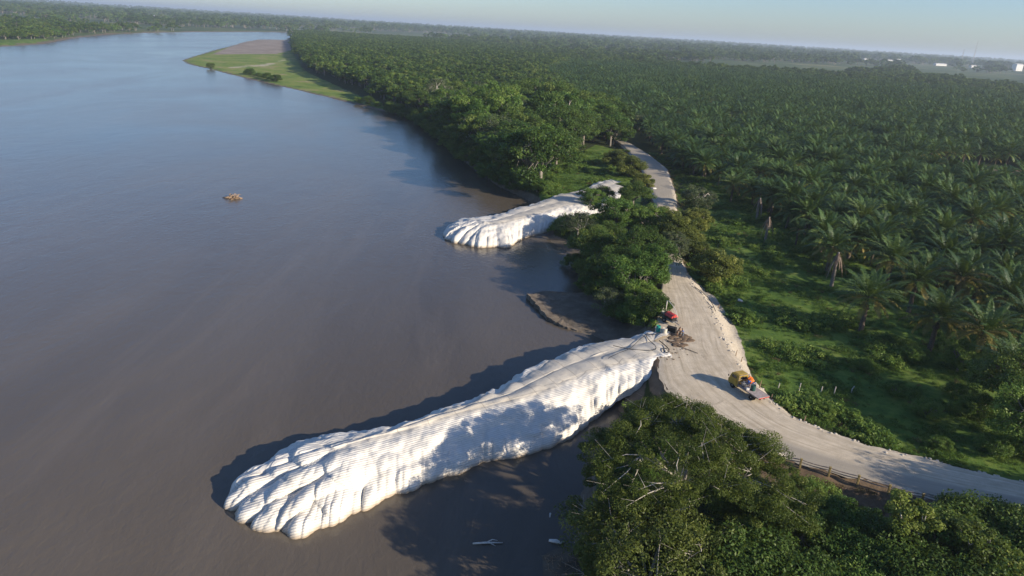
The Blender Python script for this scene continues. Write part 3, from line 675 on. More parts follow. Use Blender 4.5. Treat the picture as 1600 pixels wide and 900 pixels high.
def scatter(name, pts, rots, scales, idx, sources, label, cat):
    """one object of stuff: the sources' geometry set out on the points of a mesh"""
    me = bpy.data.meshes.new(name); pts = np.asarray(pts, np.float32)
    me.vertices.add(len(pts)); me.vertices.foreach_set('co', pts.ravel())
    for k_, a, ty in (('rz', rots, 'FLOAT'), ('sc', scales, 'FLOAT'), ('idx', idx, 'INT')):
        q = me.attributes.new(k_, ty, 'POINT'); q.data.foreach_set('value', np.asarray(a, np.int32 if ty == 'INT' else np.float32))
    o = bpy.data.objects.new(name, me); C.objects.link(o); tag(o, label, cat, kind='stuff')
    ng = bpy.data.node_groups.new(name+'_scatter', 'GeometryNodeTree')
    ng.interface.new_socket('Geometry', in_out='INPUT', socket_type='NodeSocketGeometry'); ng.interface.new_socket('Geometry', in_out='OUTPUT', socket_type='NodeSocketGeometry')
    N, L = ng.nodes, ng.links; gi = N.new('NodeGroupInput'); go = N.new('NodeGroupOutput')
    jn = N.new('GeometryNodeJoinGeometry')
    for s_ in reversed(sources):
        objs = [s_] if s_.type == 'MESH' else list(s_.children)
        j2 = N.new('GeometryNodeJoinGeometry')
        for ob in objs:
            oi = N.new('GeometryNodeObjectInfo'); oi.inputs['Object'].default_value = ob; oi.transform_space = 'ORIGINAL'; L.new(oi.outputs['Geometry'], j2.inputs[0])
        g2 = N.new('GeometryNodeGeometryToInstance'); L.new(j2.outputs[0], g2.inputs[0]); L.new(g2.outputs[0], jn.inputs[0])
    ip = N.new('GeometryNodeInstanceOnPoints'); L.new(gi.outputs[0], ip.inputs['Points']); L.new(jn.outputs[0], ip.inputs['Instance'])
    ip.inputs['Pick Instance'].default_value = True
    def na(nm, ty):
        a = N.new('GeometryNodeInputNamedAttribute'); a.data_type = ty; a.inputs['Name'].default_value = nm; return a.outputs['Attribute']
    cx = N.new('ShaderNodeCombineXYZ'); L.new(na('rz', 'FLOAT'), cx.inputs[2]); L.new(cx.outputs[0], ip.inputs['Rotation'])
    L.new(na('sc', 'FLOAT'), ip.inputs['Scale']); L.new(na('idx', 'INT'), ip.inputs['Instance Index'])
    L.new(ip.outputs[0], go.inputs[0])
    md = o.modifiers.new('scatter', 'NODES'); md.node_group = ng
    return o
def hexgrid(x0, x1, y0, y1, s, jit, rg):
    P = []; j = 0; y = y0
    while y < y1:
        x = np.arange(x0+(j % 2)*s/2, x1, s); P.append(np.stack([x, np.full(len(x), y)], 1)); y += s*.866; j += 1
    P = np.concatenate(P); return P+rg.uniform(-jit, jit, P.shape)*s
def inview(p, m=.10):
    """roughly what the photo, and a step to its side, could see"""
    x, y = p[:, 0], p[:, 1]
    c_ = math.cos(PITCH); dz = -CAMH+8
    f_ = y*_f.y+dz*_f.z; r_ = x*_r.x+y*_r.y+dz*_r.z; u_ = x*_u.x+y*_u.y+dz*_u.z
    return (f_ > 5) & (np.abs(r_/f_) < .727+m) & (u_/f_ > -.42-m)

# ---------------------------------------------------------------- oil palms
rg = np.random.default_rng(11)
PLANT = P2([(990, 190), (1030, 225), (1085, 262), (1135, 288), (1195, 318), (1255, 362), (1300, 400), (1345, 440), (1420, 446), (1500, 452), (1545, 500), (1640, 560), (1800, 600), (2300, 520),
            (2400, 330), (1700, 168), (1500, 140), (1330, 128), (1150, 112), (1000, 103), (900, 98), (850, 108), (900, 150), (940, 180)], 7.5)
EXPL = [  # (crown x, crown y, height, yellow, label, scale)
 (1358, 462, 'v', 'full dark palm with yellowing lower fronds at the meadow edge, right of the dead palm', 1.0),
 (1433, 438, 'v', 'dark spreading palm between the full palm and the bright yellow-green palm', 1.0),
 (1503, 432, 'y', 'bright yellow-green palm catching the sun at the front of the plantation', 1.05),
 (1540, 515, 'y', 'low front palm with long drooping yellowish fronds near the right edge of the meadow', .95),
 (1608, 500, 'v', 'palm at the right edge of the picture beside the low drooping palm', 1.0),
 (1146, 288, 'v', 'round palm standing alone at the left corner of the plantation', .85),
 (1188, 268, 'y', 'thin tall palm with pale trunk above the skirt of dead fronds', .8),
 (1248, 358, 's', 'small sparse palm with slim pale trunk in the meadow', .55),
 (1300, 385, 'v', 'palm right behind the dead palm at the meadow edge', .95)]
pv = make_palm('oil_palm', EXPL[0][3], 21, 42, 28, 6.5, .25, Lf=6.6, lw=.10); py_ = make_palm('oil_palm', EXPL[2][3], 22, 38, 26, 7.2, .55, Lf=6.3, lw=.10)
ps = make_palm('oil_palm', EXPL[7][3], 23, 16, 18, 8.5, .4, lw=.10)
EXPL += [(1468, 492, 'v', 'dark palm between the bright yellow-green palm and the low front palm', 1.0), (1578, 462, 'v', 'dark palm above the low drooping palm at the right', 1.0), (1590, 575, 'v', 'nearest palm, low at the right edge of the picture', 1.0), (1395, 405, 'v', 'palm crown just behind the front pair of palms', 1.0)]
EXPL = [(a, b, c_, d_, e_*1.12) for (a, b, c_, d_, e_) in EXPL]
pal = {'v': pv, 'y': py_, 's': ps}; first = {'v': True, 'y': True, 's': True}; epos = []
for (x, y, k_, lab, s_) in EXPL:
    th_ = {'v': 6.5, 'y': 7.2, 's': 8.5}[k_]*s_
    th_ *= 1; p = at(x, y, 3.2+th_); g_ = gh(p[0], p[1]); epos.append(p[:2])
    rz = rg.uniform(0, 6.28)
    if first[k_]:
        o = pal[k_]; o.location = (p[0], p[1], g_); o.rotation_euler = (0, 0, rz); o.scale = (s_,)*3; first[k_] = False; o['label'] = lab
    else: copy_thing(pal[k_], (p[0], p[1], g_), rz, s_, lab)
dl = [(1187, 322, 'brown dead palm with a skirt of hanging fronds, below the thin tall palm', .9), (1247, 296, 'tall dead palm with hanging brown fronds deepest among the green palms', 1.0),
      (1201, 352, 'dead palm with splayed hanging brown fronds, lowest down in the meadow strip', .9), (1309, 408, 'dead palm with long drooping dry fronds next to the full dark palm', 1.0),
      (1060, 160, 'small far dead palm standing out brown above the plantation', 1.0), (1304, 190, 'brown dead palm top far out in the green plantation', 1.1)]
pd = None
for (x, y, lab, s_) in dl:
    p = at(x, y-6, 3.2+7.0*s_); g_ = gh(p[0], p[1]); epos.append(p[:2])
    if pd is None: pd = make_palm('dead_palm', lab, 31, 22, 14, 8.2, 0, True, 'dead palms with hanging brown fronds', Lf=6.6, lw=.16); pd.location = (p[0], p[1], g_); pd.scale = (s_,)*3
    else: copy_thing(pd, (p[0], p[1], g_), rg.uniform(0, 6), s_, lab)
P = hexgrid(20, 3400, 90, 2600, 8.0, .2, rg)
rot_ = R(18); Pc = P
keep = (sdf(P[:, 0], P[:, 1], PLANT) < 0) & inview(P, .14) & (sdf(P[:, 0], P[:, 1], CLEAR) > 4)
P = P[keep]; ep = np.array(epos)
P = P[np.min(np.hypot(P[:, None, 0]-ep[None, :, 0], P[:, None, 1]-ep[None, :, 1]), axis=1) > 7.6]
P = P[rg.random(len(P)) > .14]
d = np.hypot(P[:, 0], P[:, 1]); P = P[np.argsort(d)]; d = np.sort(d)
vis = inview(P, .0); near = np.where(vis)[0][:300-len(EXPL)]; nearset = set(near.tolist())
rest = np.array([i for i in range(len(P)) if i not in nearset])
pg = 'oil palms massed in the plantation'; pl_ = 'green oil palm among the close planted palms of the plantation'
PLB = ['oil palm with a few yellowed lower fronds in the close planted rows', 'all green oil palm in the close planted rows', 'oil palm with many yellowed lower fronds in the close planted rows', 'taller mostly green oil palm in the close planted rows']
protos = [make_palm('oil_palm', PLB[i], 40+i, 40, 20, 5.2+.4*i, (.12, 0, .2, .05)[i], group=pg, Lf=6.8, lw=.13) for i in range(4)]
lite = [make_palm('oil_palm', pl_, 50+i, 28, 9, 5.8, (.1, .25, .0)[i], group=pg, single=True, Lf=6.8, lw=.26) for i in range(3)]
Zp = height(P[:, 0], P[:, 1])
for n_, i in enumerate(near):
    if n_ < 4: o = protos[n_]; o.location = (P[i, 0], P[i, 1], Zp[i]); o.rotation_euler = (0, 0, rg.uniform(0, 6.28))
    elif n_ >= len(near)-3: o = lite[n_-len(near)+3]; o.location = (P[i, 0], P[i, 1], Zp[i]); o.rotation_euler = (0, 0, rg.uniform(0, 6.28))
    else: copy_thing(protos[int(rg.integers(0, 4))], (P[i, 0], P[i, 1], Zp[i]), rg.uniform(0, 6.28), rg.uniform(.72, 1.25)).rotation_euler = (rg.normal(0, .06), rg.normal(0, .06), rg.uniform(0, 6.28))
dr_ = d[rest]
scatter('palm_plantation', np.c_[P[rest], Zp[rest]-.3], rg.uniform(0, 6.28, len(rest)), rg.uniform(.68, 1.28, len(rest)), rg.integers(0, 3, len(rest)), lite,
        'mass of green oil palms filling the plain behind the nearest rows', 'palm plantation')

# ---------------------------------------------------------------- broadleaf trees
ft = 'tall green tree in the dense riverside forest'
fg = 'trees massed in the riverside forest'
FL = ['dark flat topped tree among the riverside forest crowns', 'bright rounded tree among the riverside forest crowns', 'broad umbrella shaped tree among the riverside forest crowns', 'small olive green tree among the riverside forest crowns',
      'tall upright bright tree among the riverside forest crowns', 'pale half bare tree with whitish limbs among the riverside forest crowns']
forestp = [
 make_tree('forest_tree', FL[0], 'tree', 61, 7.5, 12.5, 46, 9000, .30, M['leaf'], M['bark'], 'umbrella', group=fg),
 make_tree('forest_tree', FL[1], 'tree', 62, 6.0, 12.0, 44, 8000, .30, M['leaf_bright'], M['bark'], 'round', group=fg),
 make_tree('forest_tree', FL[2], 'tree', 63, 8.5, 13.0, 52, 9500, .28, M['leaf'], M['bark'], 'umbrella', group=fg),
 make_tree('forest_tree', FL[3], 'tree', 64, 5.0, 10.0, 34, 6500, .32, M['leaf_olive'], M['bark'], 'round', group=fg),
 make_tree('forest_tree', FL[4], 'tree', 65, 6.5, 13.5, 44, 7500, .28, M['leaf_bright'], M['palebark'], 'tall', group=fg),
 make_tree('forest_tree', FL[5], 'tree', 66, 6.0, 11.0, 36, 3800, .26, M['leaf_pale'], M['palebark'], 'umbrella', bare=3, group=fg)]
FOREST = P2([(452, 64), (470, 88), (515, 124), (560, 160), (600, 200), (640, 240), (700, 280), (780, 320), (830, 318), (850, 300), (862, 262), (905, 232), (950, 222), (965, 205), (975, 188), (930, 172),
             (890, 148), (845, 112), (890, 96), (800, 72), (650, 56), (520, 50), (470, 50)], 9.0)
P = hexgrid(-900, 400, 180, 2400, 9.0, .36, rg); keep = (sdf(P[:, 0], P[:, 1], FOREST) < 0) & (sdf(P[:, 0], P[:, 1], WATER) > .6) & inview(P, .1) & (sdf(P[:, 0], P[:, 1], GLADE) > 0) & (sdf(P[:, 0], P[:, 1], SPIT) > 6)
P = P[keep]; d = np.hypot(P[:, 0], P[:, 1]); P = P[np.argsort(d)]; d = np.sort(d)
nind = min(262, len(P)); Zp = height(P[:, 0], P[:, 1])
wts = np.array([.2, .2, .2, .14, .16, .10])
for n_ in range(nind):
    k_ = n_ % 6 if n_ < 6 else int(rg.choice(6, p=wts))
    loc = (P[n_, 0], P[n_, 1], Zp[n_]-.2); rz = rg.uniform(0, 6.28); s_ = float(rg.choice([rg.uniform(.6, .85), rg.uniform(.85, 1.1), rg.uniform(1.1, 1.45)], p=[.35, .4, .25]))
    s_ *= 1.22
    dw = float(sdf(P[n_:n_+1, 0], P[n_:n_+1, 1], WATER)[0])
    if dw < 4: s_ = min(s_*.75, .95)
    if n_ < 6: o = forestp[n_]; o.location = loc; o.rotation_euler = (0, 0, rz); o.scale = (s_,)*3
    else: copy_thing(forestp[k_], loc, rz, (s_, s_, s_*rg.uniform(.9, 1.15)))
def litetree(seed, Rr, Hh, nc, nl, ls, lm, label):
    t = make_tree('woodland_tree', label, 'tree', seed, Rr, Hh, nc, nl, ls, lm, M['bark'], 'umbrella' if seed % 2 else 'round', trunk_h=.3); return t
lt = [litetree(71, 7, 11, 16, 1500, .62, M['leaf'], 'umbrella shaped tree far upstream beyond the forest edge'), litetree(72, 6, 10, 14, 1300, .62, M['leaf_bright'], 'rounded bright green tree far upstream beyond the forest edge'),
      litetree(73, 8, 12, 18, 1600, .65, M['leaf'], 'broad dark tree far upstream beyond the forest edge')]
for o, n_ in zip(lt, (nind, nind+1, nind+2)):
    o.location = (P[n_, 0], P[n_, 1], Zp[n_]-.2)
idr = np.arange(nind+3, len(P))
scatter('upstream_forest', np.c_[P[idr], Zp[idr]-.2], rg.uniform(0, 6.28, len(idr)), rg.uniform(.8, 1.3, len(idr)), rg.integers(0, 3, len(idr)), lt,
        'dense forest running on upstream towards the horizon', 'forest')
# far woods: rings out to the haze
pts = []; r_ = 420.0
while r_ < 14000:
    st = max(9.5, r_*.0105); n_ = int(1.75*r_/st); a = R(90)+np.linspace(-.875, .875, n_)+rg.uniform(-.5, .5, n_)*st/r_
    rr_ = r_+rg.uniform(-.5, .5, n_)*st; pts.append(np.stack([np.cos(a)*rr_, np.sin(a)*rr_, np.full(n_, st)], 1)); r_ += st*(1.0 if r_ < 2500 else 1.6)
pts = np.concatenate(pts); q = pts[:, :2]
low = .5+.5*wob(pts[:, 0], pts[:, 1], 330., 1.7); low2 = .5+.5*wob(pts[:, 0], pts[:, 1], 900., .4)
keep = inview(q, .1) & (sdf(q[:, 0], q[:, 1], WATER) > 6) & (sdf(q[:, 0], q[:, 1], PLANT) > 3) & (sdf(q[:, 0], q[:, 1], FOREST) > 3) & (sdf(q[:, 0], q[:, 1], SPIT) > 8)
keep &= (sdf(q[:, 0], q[:, 1], TANFIELD) > 0) & (sdf(q[:, 0], q[:, 1], LEFTFIELD) > 0) & (sdf(q[:, 0], q[:, 1], LEFTLOW) > -5)
keep &= (q[:, 0] > -420) | (q[:, 1] > 3500) | (low*.5+low2*.5 > .42) | (sdf(q[:, 0], q[:, 1], WATER) < 45)
keep &= ((low*.6+low2*.4) > .38) | (np.hypot(q[:, 0], q[:, 1]) < 1500)
keep &= rg.random(len(q)) < .93
qa = np.arctan2(q[:, 0], q[:, 1]); qd = np.hypot(q[:, 0], q[:, 1])
for (bx, by) in ((1355, 91), (1387, 93), (1404, 92), (1469, 98), (1520, 102), (1590, 102), (245, 18)):   # open fields in front of the far buildings
    p = at(bx, by+2, 6.0); d_ = min(np.hypot(p[0], p[1]), 4200); keep &= ~((np.abs(qa-math.atan2(p[0], p[1])) < .014) & (qd > d_-1100) & (qd < d_+60))
pts = pts[keep]; q = pts[:, :2]; rr_ = np.hypot(q[:, 0], q[:, 1]); zf = height(q[:, 0], q[:, 1])+ss((rr_-3000)/9000)*(10+22*(.5+.5*wob(q[:, 0], q[:, 1], 2600.)))
scatter('far_woodland', np.c_[q, zf-.5], rg.uniform(0, 6.28, len(q)), np.minimum(np.maximum(1.0, pts[:, 2]/13.0), 3.2)*rg.uniform(.65, 1.15, len(q)), rg.integers(0, 3, len(q)), lt,
        'distant woodland and hedgerows fading into the haze', 'woodland')
print('POINTS palms rest', len(rest), 'forest rest', len(idr), 'far', len(q))

# shore trees between the two jetties
sg = 'trees on the bank between the two jetties'
def put(src, x, y, z, rz, s_, label, group=None, first=False, zo=None):
    p = at(x, y, z); g_ = gh(p[0], p[1])-.15 if zo is None else zo
    if first: src.location = (p[0], p[1], g_); src.rotation_euler = (0, 0, rz); src.scale = (s_,)*3; src['label'] = label; return src
    return copy_thing(src, (p[0], p[1], g_), rz, s_, label, group)
sh1 = make_tree('shore_tree', '', 'tree', 81, 6.0, 11.5, 70, 20000, .20, M['leaf_bright'], M['bark'], 'round', group=sg)
sh2 = make_tree('shore_tree', '', 'tree', 82, 6.5, 11.5, 80, 20000, .19, M['leaf'], M['bark'], 'umbrella', group=sg)
sh3 = make_tree('shore_tree', '', 'tree', 83, 5.5, 9.5, 60, 8000, .18, M['leaf_pale'], M['palebark'], 'umbrella', bare=3, group=sg)
SH = [(sh1, 985, 452, 5, 1.0, 'leafy tree at the water side just above the red machine'), (sh2, 1005, 395, 8, .95, 'dark flat topped tree left of the narrow stretch of road'),
 (sh1, 965, 335, 9, .95, 'bright tree in front of the landward end of the smaller jetty'), (sh3, 905, 345, 7, .9, 'sparse pale tree hanging over the side of the smaller jetty'),
 (sh2, 925, 385, 6, .95, 'dark tree shading the mud bank behind the smaller jetty'), (sh1, 1010, 345, 8, .85, 'green tree between the smaller jetty and the road'),
 (sh2, 960, 415, 7, .9, 'spreading tree in the middle of the clump between the jetties'), (sh3, 955, 470, 4, .7, 'thin pale tree at the waterline above the mud flat'),
 (sh1, 1012, 425, 7, .85, 'round crowned tree close to the left road edge'), (sh2, 990, 310, 7, .8, 'tree leaning over the inland tip of the smaller jetty'),
 (sh1, 1000, 480, 3.5, .62, 'low leafy tree over the bank right behind the teal barrel'), (sh2, 950, 368, 7, .8, 'mid green tree on the inland side of the sparse pale tree')]
SH += [(sh1, 926, 303, 8, .62, 'tree covering the middle of the smaller jetty from the near side'), (sh2, 944, 296, 8, .55, 'small flat tree over the inland half of the smaller jetty')]
done = set()
for (src, x, y, z, s_, lab) in SH:
    put(src, x, y, z, rg.uniform(0, 6.28), s_, lab, sg, first=src.name not in done); done.add(src.name)
# trees and bushes on the right of the road and in the glade
rs1 = make_tree('roadside_tree', '', 'tree', 84, 4.6, 7.5, 60, 20000, .20, M['leaf_olive'], M['bark'], 'round', trunk_h=.18, crad=.32)
rs2 = make_tree('roadside_tree', '', 'tree', 85, 4.4, 7.5, 50, 8000, .18, M['leaf_pale'], M['palebark'], 'round', bare=5)
RS = [(rs1, 1118, 425, 6, 1.0, 'rounded olive bush-like tree right of the road where it widens'), (rs2, 1092, 308, 8, 1.15, 'pale half bare tree above the meadow beside the narrow road'),
 (rs1, 1088, 345, 7, .95, 'dense tree right below the pale half bare tree'), (rs1, 1078, 378, 6, .8, 'tree overhanging the right side of the narrow road'), (rs1, 1050, 366, 7, 1.0, 'tree hiding the middle of the narrow road'), (rs1, 1036, 346, 7, .8, 'smaller tree on the left of the one hiding the road'), (rs2, 1052, 388, 5.5, .7, 'thin pale tree in front of the hidden part of the road'),
 (rs2, 1062, 398, 5.5, .55, 'small pale shrub on the road edge below the overhanging tree'), (rs2, 830, 265, 8, 1.0, 'pale branching tree beside the glade at the shore'), (rs1, 985, 262, 7, 1.1, 'dense bush on the inner side of the far road bend'),
 (rs1, 965, 248, 7, 1.0, 'dense bush left of the far road bend'), (rs1, 1003, 285, 6, .8, 'low bush between the far road and the smaller jetty'), (rs2, 745, 205, 11, 1.0, 'whitish tree among the river forest crowns'),
 (rs2, 1077, 238, 8, 1.2, 'grey green tree at the near edge of the far bend'), (rs2, 1000, 190, 8, 1.3, 'pale tree standing where the far road disappears'), (rs1, 1090, 400, 5, .7, 'small round bush beside the olive tree')]
for (src, x, y, z, s_, lab) in RS:
    put(src, x, y, z, rg.uniform(0, 6.28), s_, lab, 'trees beside the narrow road', first=src.name not in done); done.add(src.name)
# the big trees in the foreground
bt1 = make_tree('spreading_tree', 'large feathery olive green tree in the foreground at the root of the jetty', 'tree', 91, 12.6, 11.5, 430, 175000, .10, M['leaf_feather'], M['palebark'], 'umbrella', trunk_h=.28, bare=1, crad=.085, flat=.34)
bt1.location = (*at(1078, 705, 11)[:2], 3.2)
bt2 = make_tree('spreading_tree', 'large olive leaved tree with bare twigs at the water edge, lower than the feathery tree', 'tree', 92, 8.8, 10.5, 230, 62000, .15, M['leaf_olive'], M['palebark'], 'round', trunk_h=.25, bare=2, crad=.15)
bt2.location = (*at(1022, 845, 9)[:2], .8); bt2.rotation_euler = (0, 0, 1.0)
bs = [make_tree('bush', '', 'bush', 94, 3.6, 5.0, 60, 15000, .13, M['leaf_bright'], M['bark'], 'round', trunk_h=.2, crad=.28),
      make_tree('bush', '', 'bush', 95, 4.2, 5.6, 60, 14000, .15, M['leaf'], M['bark'], 'round', trunk_h=.2, crad=.28),
      make_tree('slender_tree', '', 'tree', 96, 2.4, 9.0, 46, 9500, .16, M['leaf_lime'], M['palebark'], 'tall', trunk_h=.45, crad=.30, lean=(-.22, .06))]
bg_ = 'bushes on the slope below the guardrail'
BS = [(1, 1150, 860, 6, 1.2, 'dark bush at the bottom edge right of the olive tree'), (1, 1225, 800, 6, 1.05, 'bush directly below the left end of the guardrail'), (0, 1262, 752, 4.5, .75, 'light green bush next to the bare earth strip'),
 (0, 1300, 800, 5, 1.0, 'glossy leafed bush under the middle of the guardrail'), (1, 1230, 875, 6, 1.1, 'dark bush cut by the bottom edge, third from the olive tree'), (0, 1330, 860, 5.5, 1.1, 'lighter bush at the bottom edge left of the slender tree'),
 (0, 1360, 815, 4.5, .8, 'small bush left of the slender tree crown'), (1, 1410, 880, 5, 1.1, 'dark bush beneath the slender tree at the bottom edge'), (2, 1450, 800, 11, 1.05, 'slender pale stemmed tree with yellow green leaves below the guardrail'),
 (2, 1545, 838, 10, .95, 'second slender tree with yellow green leaves, nearer the right edge'), (1, 1480, 850, 5, 1.2, 'dark bush between the two slender trees'), (1, 1530, 790, 6.5, 1.0, 'dark bush touching the road shadow at the right'),
 (1, 1590, 815, 6.5, 1.1, 'dark bush at the right picture edge beside the road'), (0, 1570, 880, 6, 1.1, 'bright bush in the bottom right corner'), (1, 1095, 880, 5, 1.1, 'low dark bush under the olive tree on its right'),
 (1, 1180, 790, 5, .9, 'low bush in the gap between the feathery tree and the guardrail'), (0, 1290, 885, 6, .9, 'bright bush at the bottom edge beside the third dark bush'), (2, 1605, 880, 9, .8, 'slim sapling at the very bottom right corner'),
 (1, 1650, 850, 6.5, 1.2, 'dark bush just past the right picture edge'),
 (1, 1210, 905, 6, 1.1, 'dark bush at the very bottom below the light green bush'), (0, 1340, 900, 6, 1.1, 'light bush at the very bottom in the middle of the slope'), (1, 1440, 905, 6, 1.1, 'dark bush at the very bottom under the slender tree'), (1, 1530, 900, 6, 1.2, 'dark bush at the very bottom under the second slender tree')]
for (k_, x, y, z, s_, lab) in BS:
    src = bs[k_]; put(src, x, y+(38 if k_ != 2 else 20), z-1.0, rg.uniform(0, 6.28) if k_ != 2 else rg.uniform(-.4, .4), s_, lab, bg_, first=src.name not in done); done.add(src.name)
shore_px = smooth_pts([at(*q_, 0) for q_ in ((612, 178), (640, 185), (668, 201), (705, 233), (740, 262), (770, 284), (805, 302), (836, 316))], 64)
for n_, p in enumerate(shore_px):
    k_ = int(rg.integers(0, 2)); ox, oy = rg.uniform(-1.8, 3), rg.uniform(-1.5, 2)
    copy_thing(bs[k_], (p[0]+ox, p[1]+oy, max(-.4, gh(p[0]+ox, p[1]+oy)-.3)), rg.uniform(0, 6), rg.uniform(.8, 1.35), 'bush overhanging the water below the riverside forest', 'bushes along the forest shore')
for n_, (x, y) in enumerate(((905, 440), (925, 455), (940, 470), (960, 490), (985, 505), (1003, 510), (890, 405), (915, 425), (975, 500), (950, 430))):
    p = at(x, y, 2.0); copy_thing(bs[n_ % 2], (p[0]+2, p[1], gh(p[0]+2, p[1])-.4), rg.uniform(0, 6), rg.uniform(.7, 1.0), 'dark bush under the trees on the bank between the jetties', 'bushes on the bank between the jetties')
for n_, (x, y) in enumerate(((385, 115), (391, 117), (398, 118.5), (404, 120), (411, 122), (418, 124), (426, 126), (432, 127), (560, 160), (575, 163), (590, 166), (330, 106))):
    p = at(x, y, 1.0); copy_thing(bs[n_ % 2], (p[0], p[1], gh(p[0], p[1])-.2), rg.uniform(0, 6), rg.uniform(.6, 1.1), 'low dark shrub along the outer edge of the grassy spit', 'shrubs on the grassy spit')
# trees right of the frame that throw the shadow over the road, and the ones at the right edge
for n_, (x, y, s_, lab) in enumerate(((77.5, 62.5, 1.3, 'tall tree beyond the right picture edge shading the road'), (88., 59.5, 1.35, 'second tall tree beyond the right picture edge shading the road'))):
    copy_thing(sh2, (x, y, 2.6), 1.0+n_*2, s_, lab, 'tall trees beyond the right picture edge')
for (x, y, z, s_, lab, src) in ((1590, 610, 9, 1.0, 'dark tree at the right edge beyond the road', sh2), (1615, 660, 8, .9, 'leafy tree at the right edge nearest the road', sh1), (1500, 565, 5, .5, 'low tree in the shade of the front palms', sh1),
        (1640, 560, 9, 1.0, 'tree behind the dark tree at the right edge', sh3)):
    put(src, x, y, z, rg.uniform(0, 6), s_, lab, 'trees at the right edge beyond the road')
for (x, y, z, s_, lab) in ((1500, 610, 4.5, .55, 'shrub alone in the shaded meadow'), (1430, 555, 4.5, .6, 'bright shrub left of the low tree in the meadow'), (1385, 535, 4.2, .5, 'shrub among the weeds in front of the full dark palm'),
        (1275, 400, 4.5, .55, 'shrub at the foot of the small sparse palm'), (1260, 630, 4.2, .38, 'small shrub behind the stony road edge'), (1290, 640, 4.2, .42, 'bushy weed right of the small shrub at the road edge'),
        (890, 262, 4.5, .6, 'shrub at the forest edge of the glade'), (925, 268, 4.2, .5, 'shrub in the middle of the glade'), (862, 285, 4.2, .6, 'shrub at the shore corner of the glade'), (950, 278, 4.2, .45, 'shrub between the glade and the white inland tip'),
        (1450, 640, 4.5, .6, 'scrub bush in the deep shade near the right'), (1530, 640, 4.5, .75, 'scrub bush beneath the dark tree at the right edge'), (1400, 610, 4.2, .5, 'scrub bush left of the deep shade'), (1560, 700, 4.5, .6, 'bush on the verge near the right edge'), (1470, 690, 4.2, .4, 'low bush on the verge of the road at the right'),
        (1350, 570, 4.2, .45, 'shrub in the middle of the meadow'), (1160, 490, 4.2, .5, 'bright bush at the foot of the sandy slope'), (1140, 468, 4.2, .45, 'bush at the top end of the sandy slope')):
    put(bs[0], x, y, z, rg.uniform(0, 6), s_, lab, 'shrubs in the meadow')

# ground cover of weeds
def clump(name, seed, n, r_, h_, lm, ls):
    rg2 = np.random.default_rng(seed); k = 9; cent = np.c_[rg2.uniform(-r_, r_, k), rg2.uniform(-r_, r_, k), rg2.uniform(.15, h_, k)]
    V, F, ci = leaf_quads(cent, np.full(k, r_*.42), n, ls, rg2, .8, .6, .38)
    V[:, 2] = np.maximum(V[:, 2], -.05)
    ct = rg2.uniform(.1, .9, k); return mk(name, V, F, lm, attrs={'tint': np.repeat(ct[ci], 4)})
wd = [clump('weed', 1, 300, .9, .55, M['weed'], .11), clump('weed', 2, 260, .8, .3, M['weed'], .09), clump('weed', 3, 200, .7, .4, M['dry'], .10), clump('weed', 4, 240, 1.1, 1.0, M['leaf_bright'], .19)]
for o, (x, y), lab in zip(wd, ((1250, 500), (1225, 470), (1345, 792), (1300, 545)), ('leafy weed clump in the open meadow', 'low weed clump in the sunny strip of meadow', 'dry brown grass clump beside the guardrail', 'tall weed clump nearer the road in the meadow')):
    p = at(x, y, 3.4); tag(o, lab, 'weed'); o.location = (p[0], p[1], gh(p[0], p[1]))
P = hexgrid(-5, 190, 44, 330, 1.05, .45, rg); P = P[inview(P, .06)]
zz = height(P[:, 0], P[:, 1]); dp = sdf(P[:, 0], P[:, 1], PLATEAU); dsn = sdf(P[:, 0], P[:, 1], SAND); dww = sdf(P[:, 0], P[:, 1], WATER)
dm = np.minimum.reduce([sdf(P[:, 0], P[:, 1], q_) for q_ in (MUD1, MUD2, MUD3)])
dirtd = sdf(P[:, 0], P[:, 1], DIRTR)
keep = (dp > .9) & (dsn > .3) & (dww > 1.2) & (dm > .5) & (zz > .8)
patch = np.array([mn.noise(Vector((a*.11, b*.11, 7)))+.5*mn.noise(Vector((a*.35, b*.35, 2))) for a, b in P])
keep &= (rg.random(len(P)) < np.where(dirtd < 0, .35, np.clip(.72+patch*1.3, .12, .97)))
jd = np.array(base)[:, :2]; keep &= sdf(P[:, 0], P[:, 1], jd) > .6
keep &= sdf(P[:, 0], P[:, 1], np.array(nb2+fb2)[:, :2]) > .8
patch = patch[keep]; P = P[keep]; zz = zz[keep]; dirtd = dirtd[keep]; dp = dp[keep]; lowf = .5+.5*wob(P[:, 0], P[:, 1], 6.)
idx = np.where(patch > .33, 3, np.where(rg.random(len(P)) < .5, 0, 1)); idx = np.where((dirtd < 1) | ((dp < 3.0) & (rg.random(len(P)) < .5)) | (rg.random(len(P)) < .04), 2, idx)
scatter('ground_cover', np.c_[P, zz], rg.uniform(0, 6.28, len(P)), rg.uniform(.4, 1.1, len(P))*np.clip(.85+patch, .45, 1.5), idx, wd, 'green weeds and tall grass covering the meadow and banks', 'ground cover')
print('weeds', len(P))

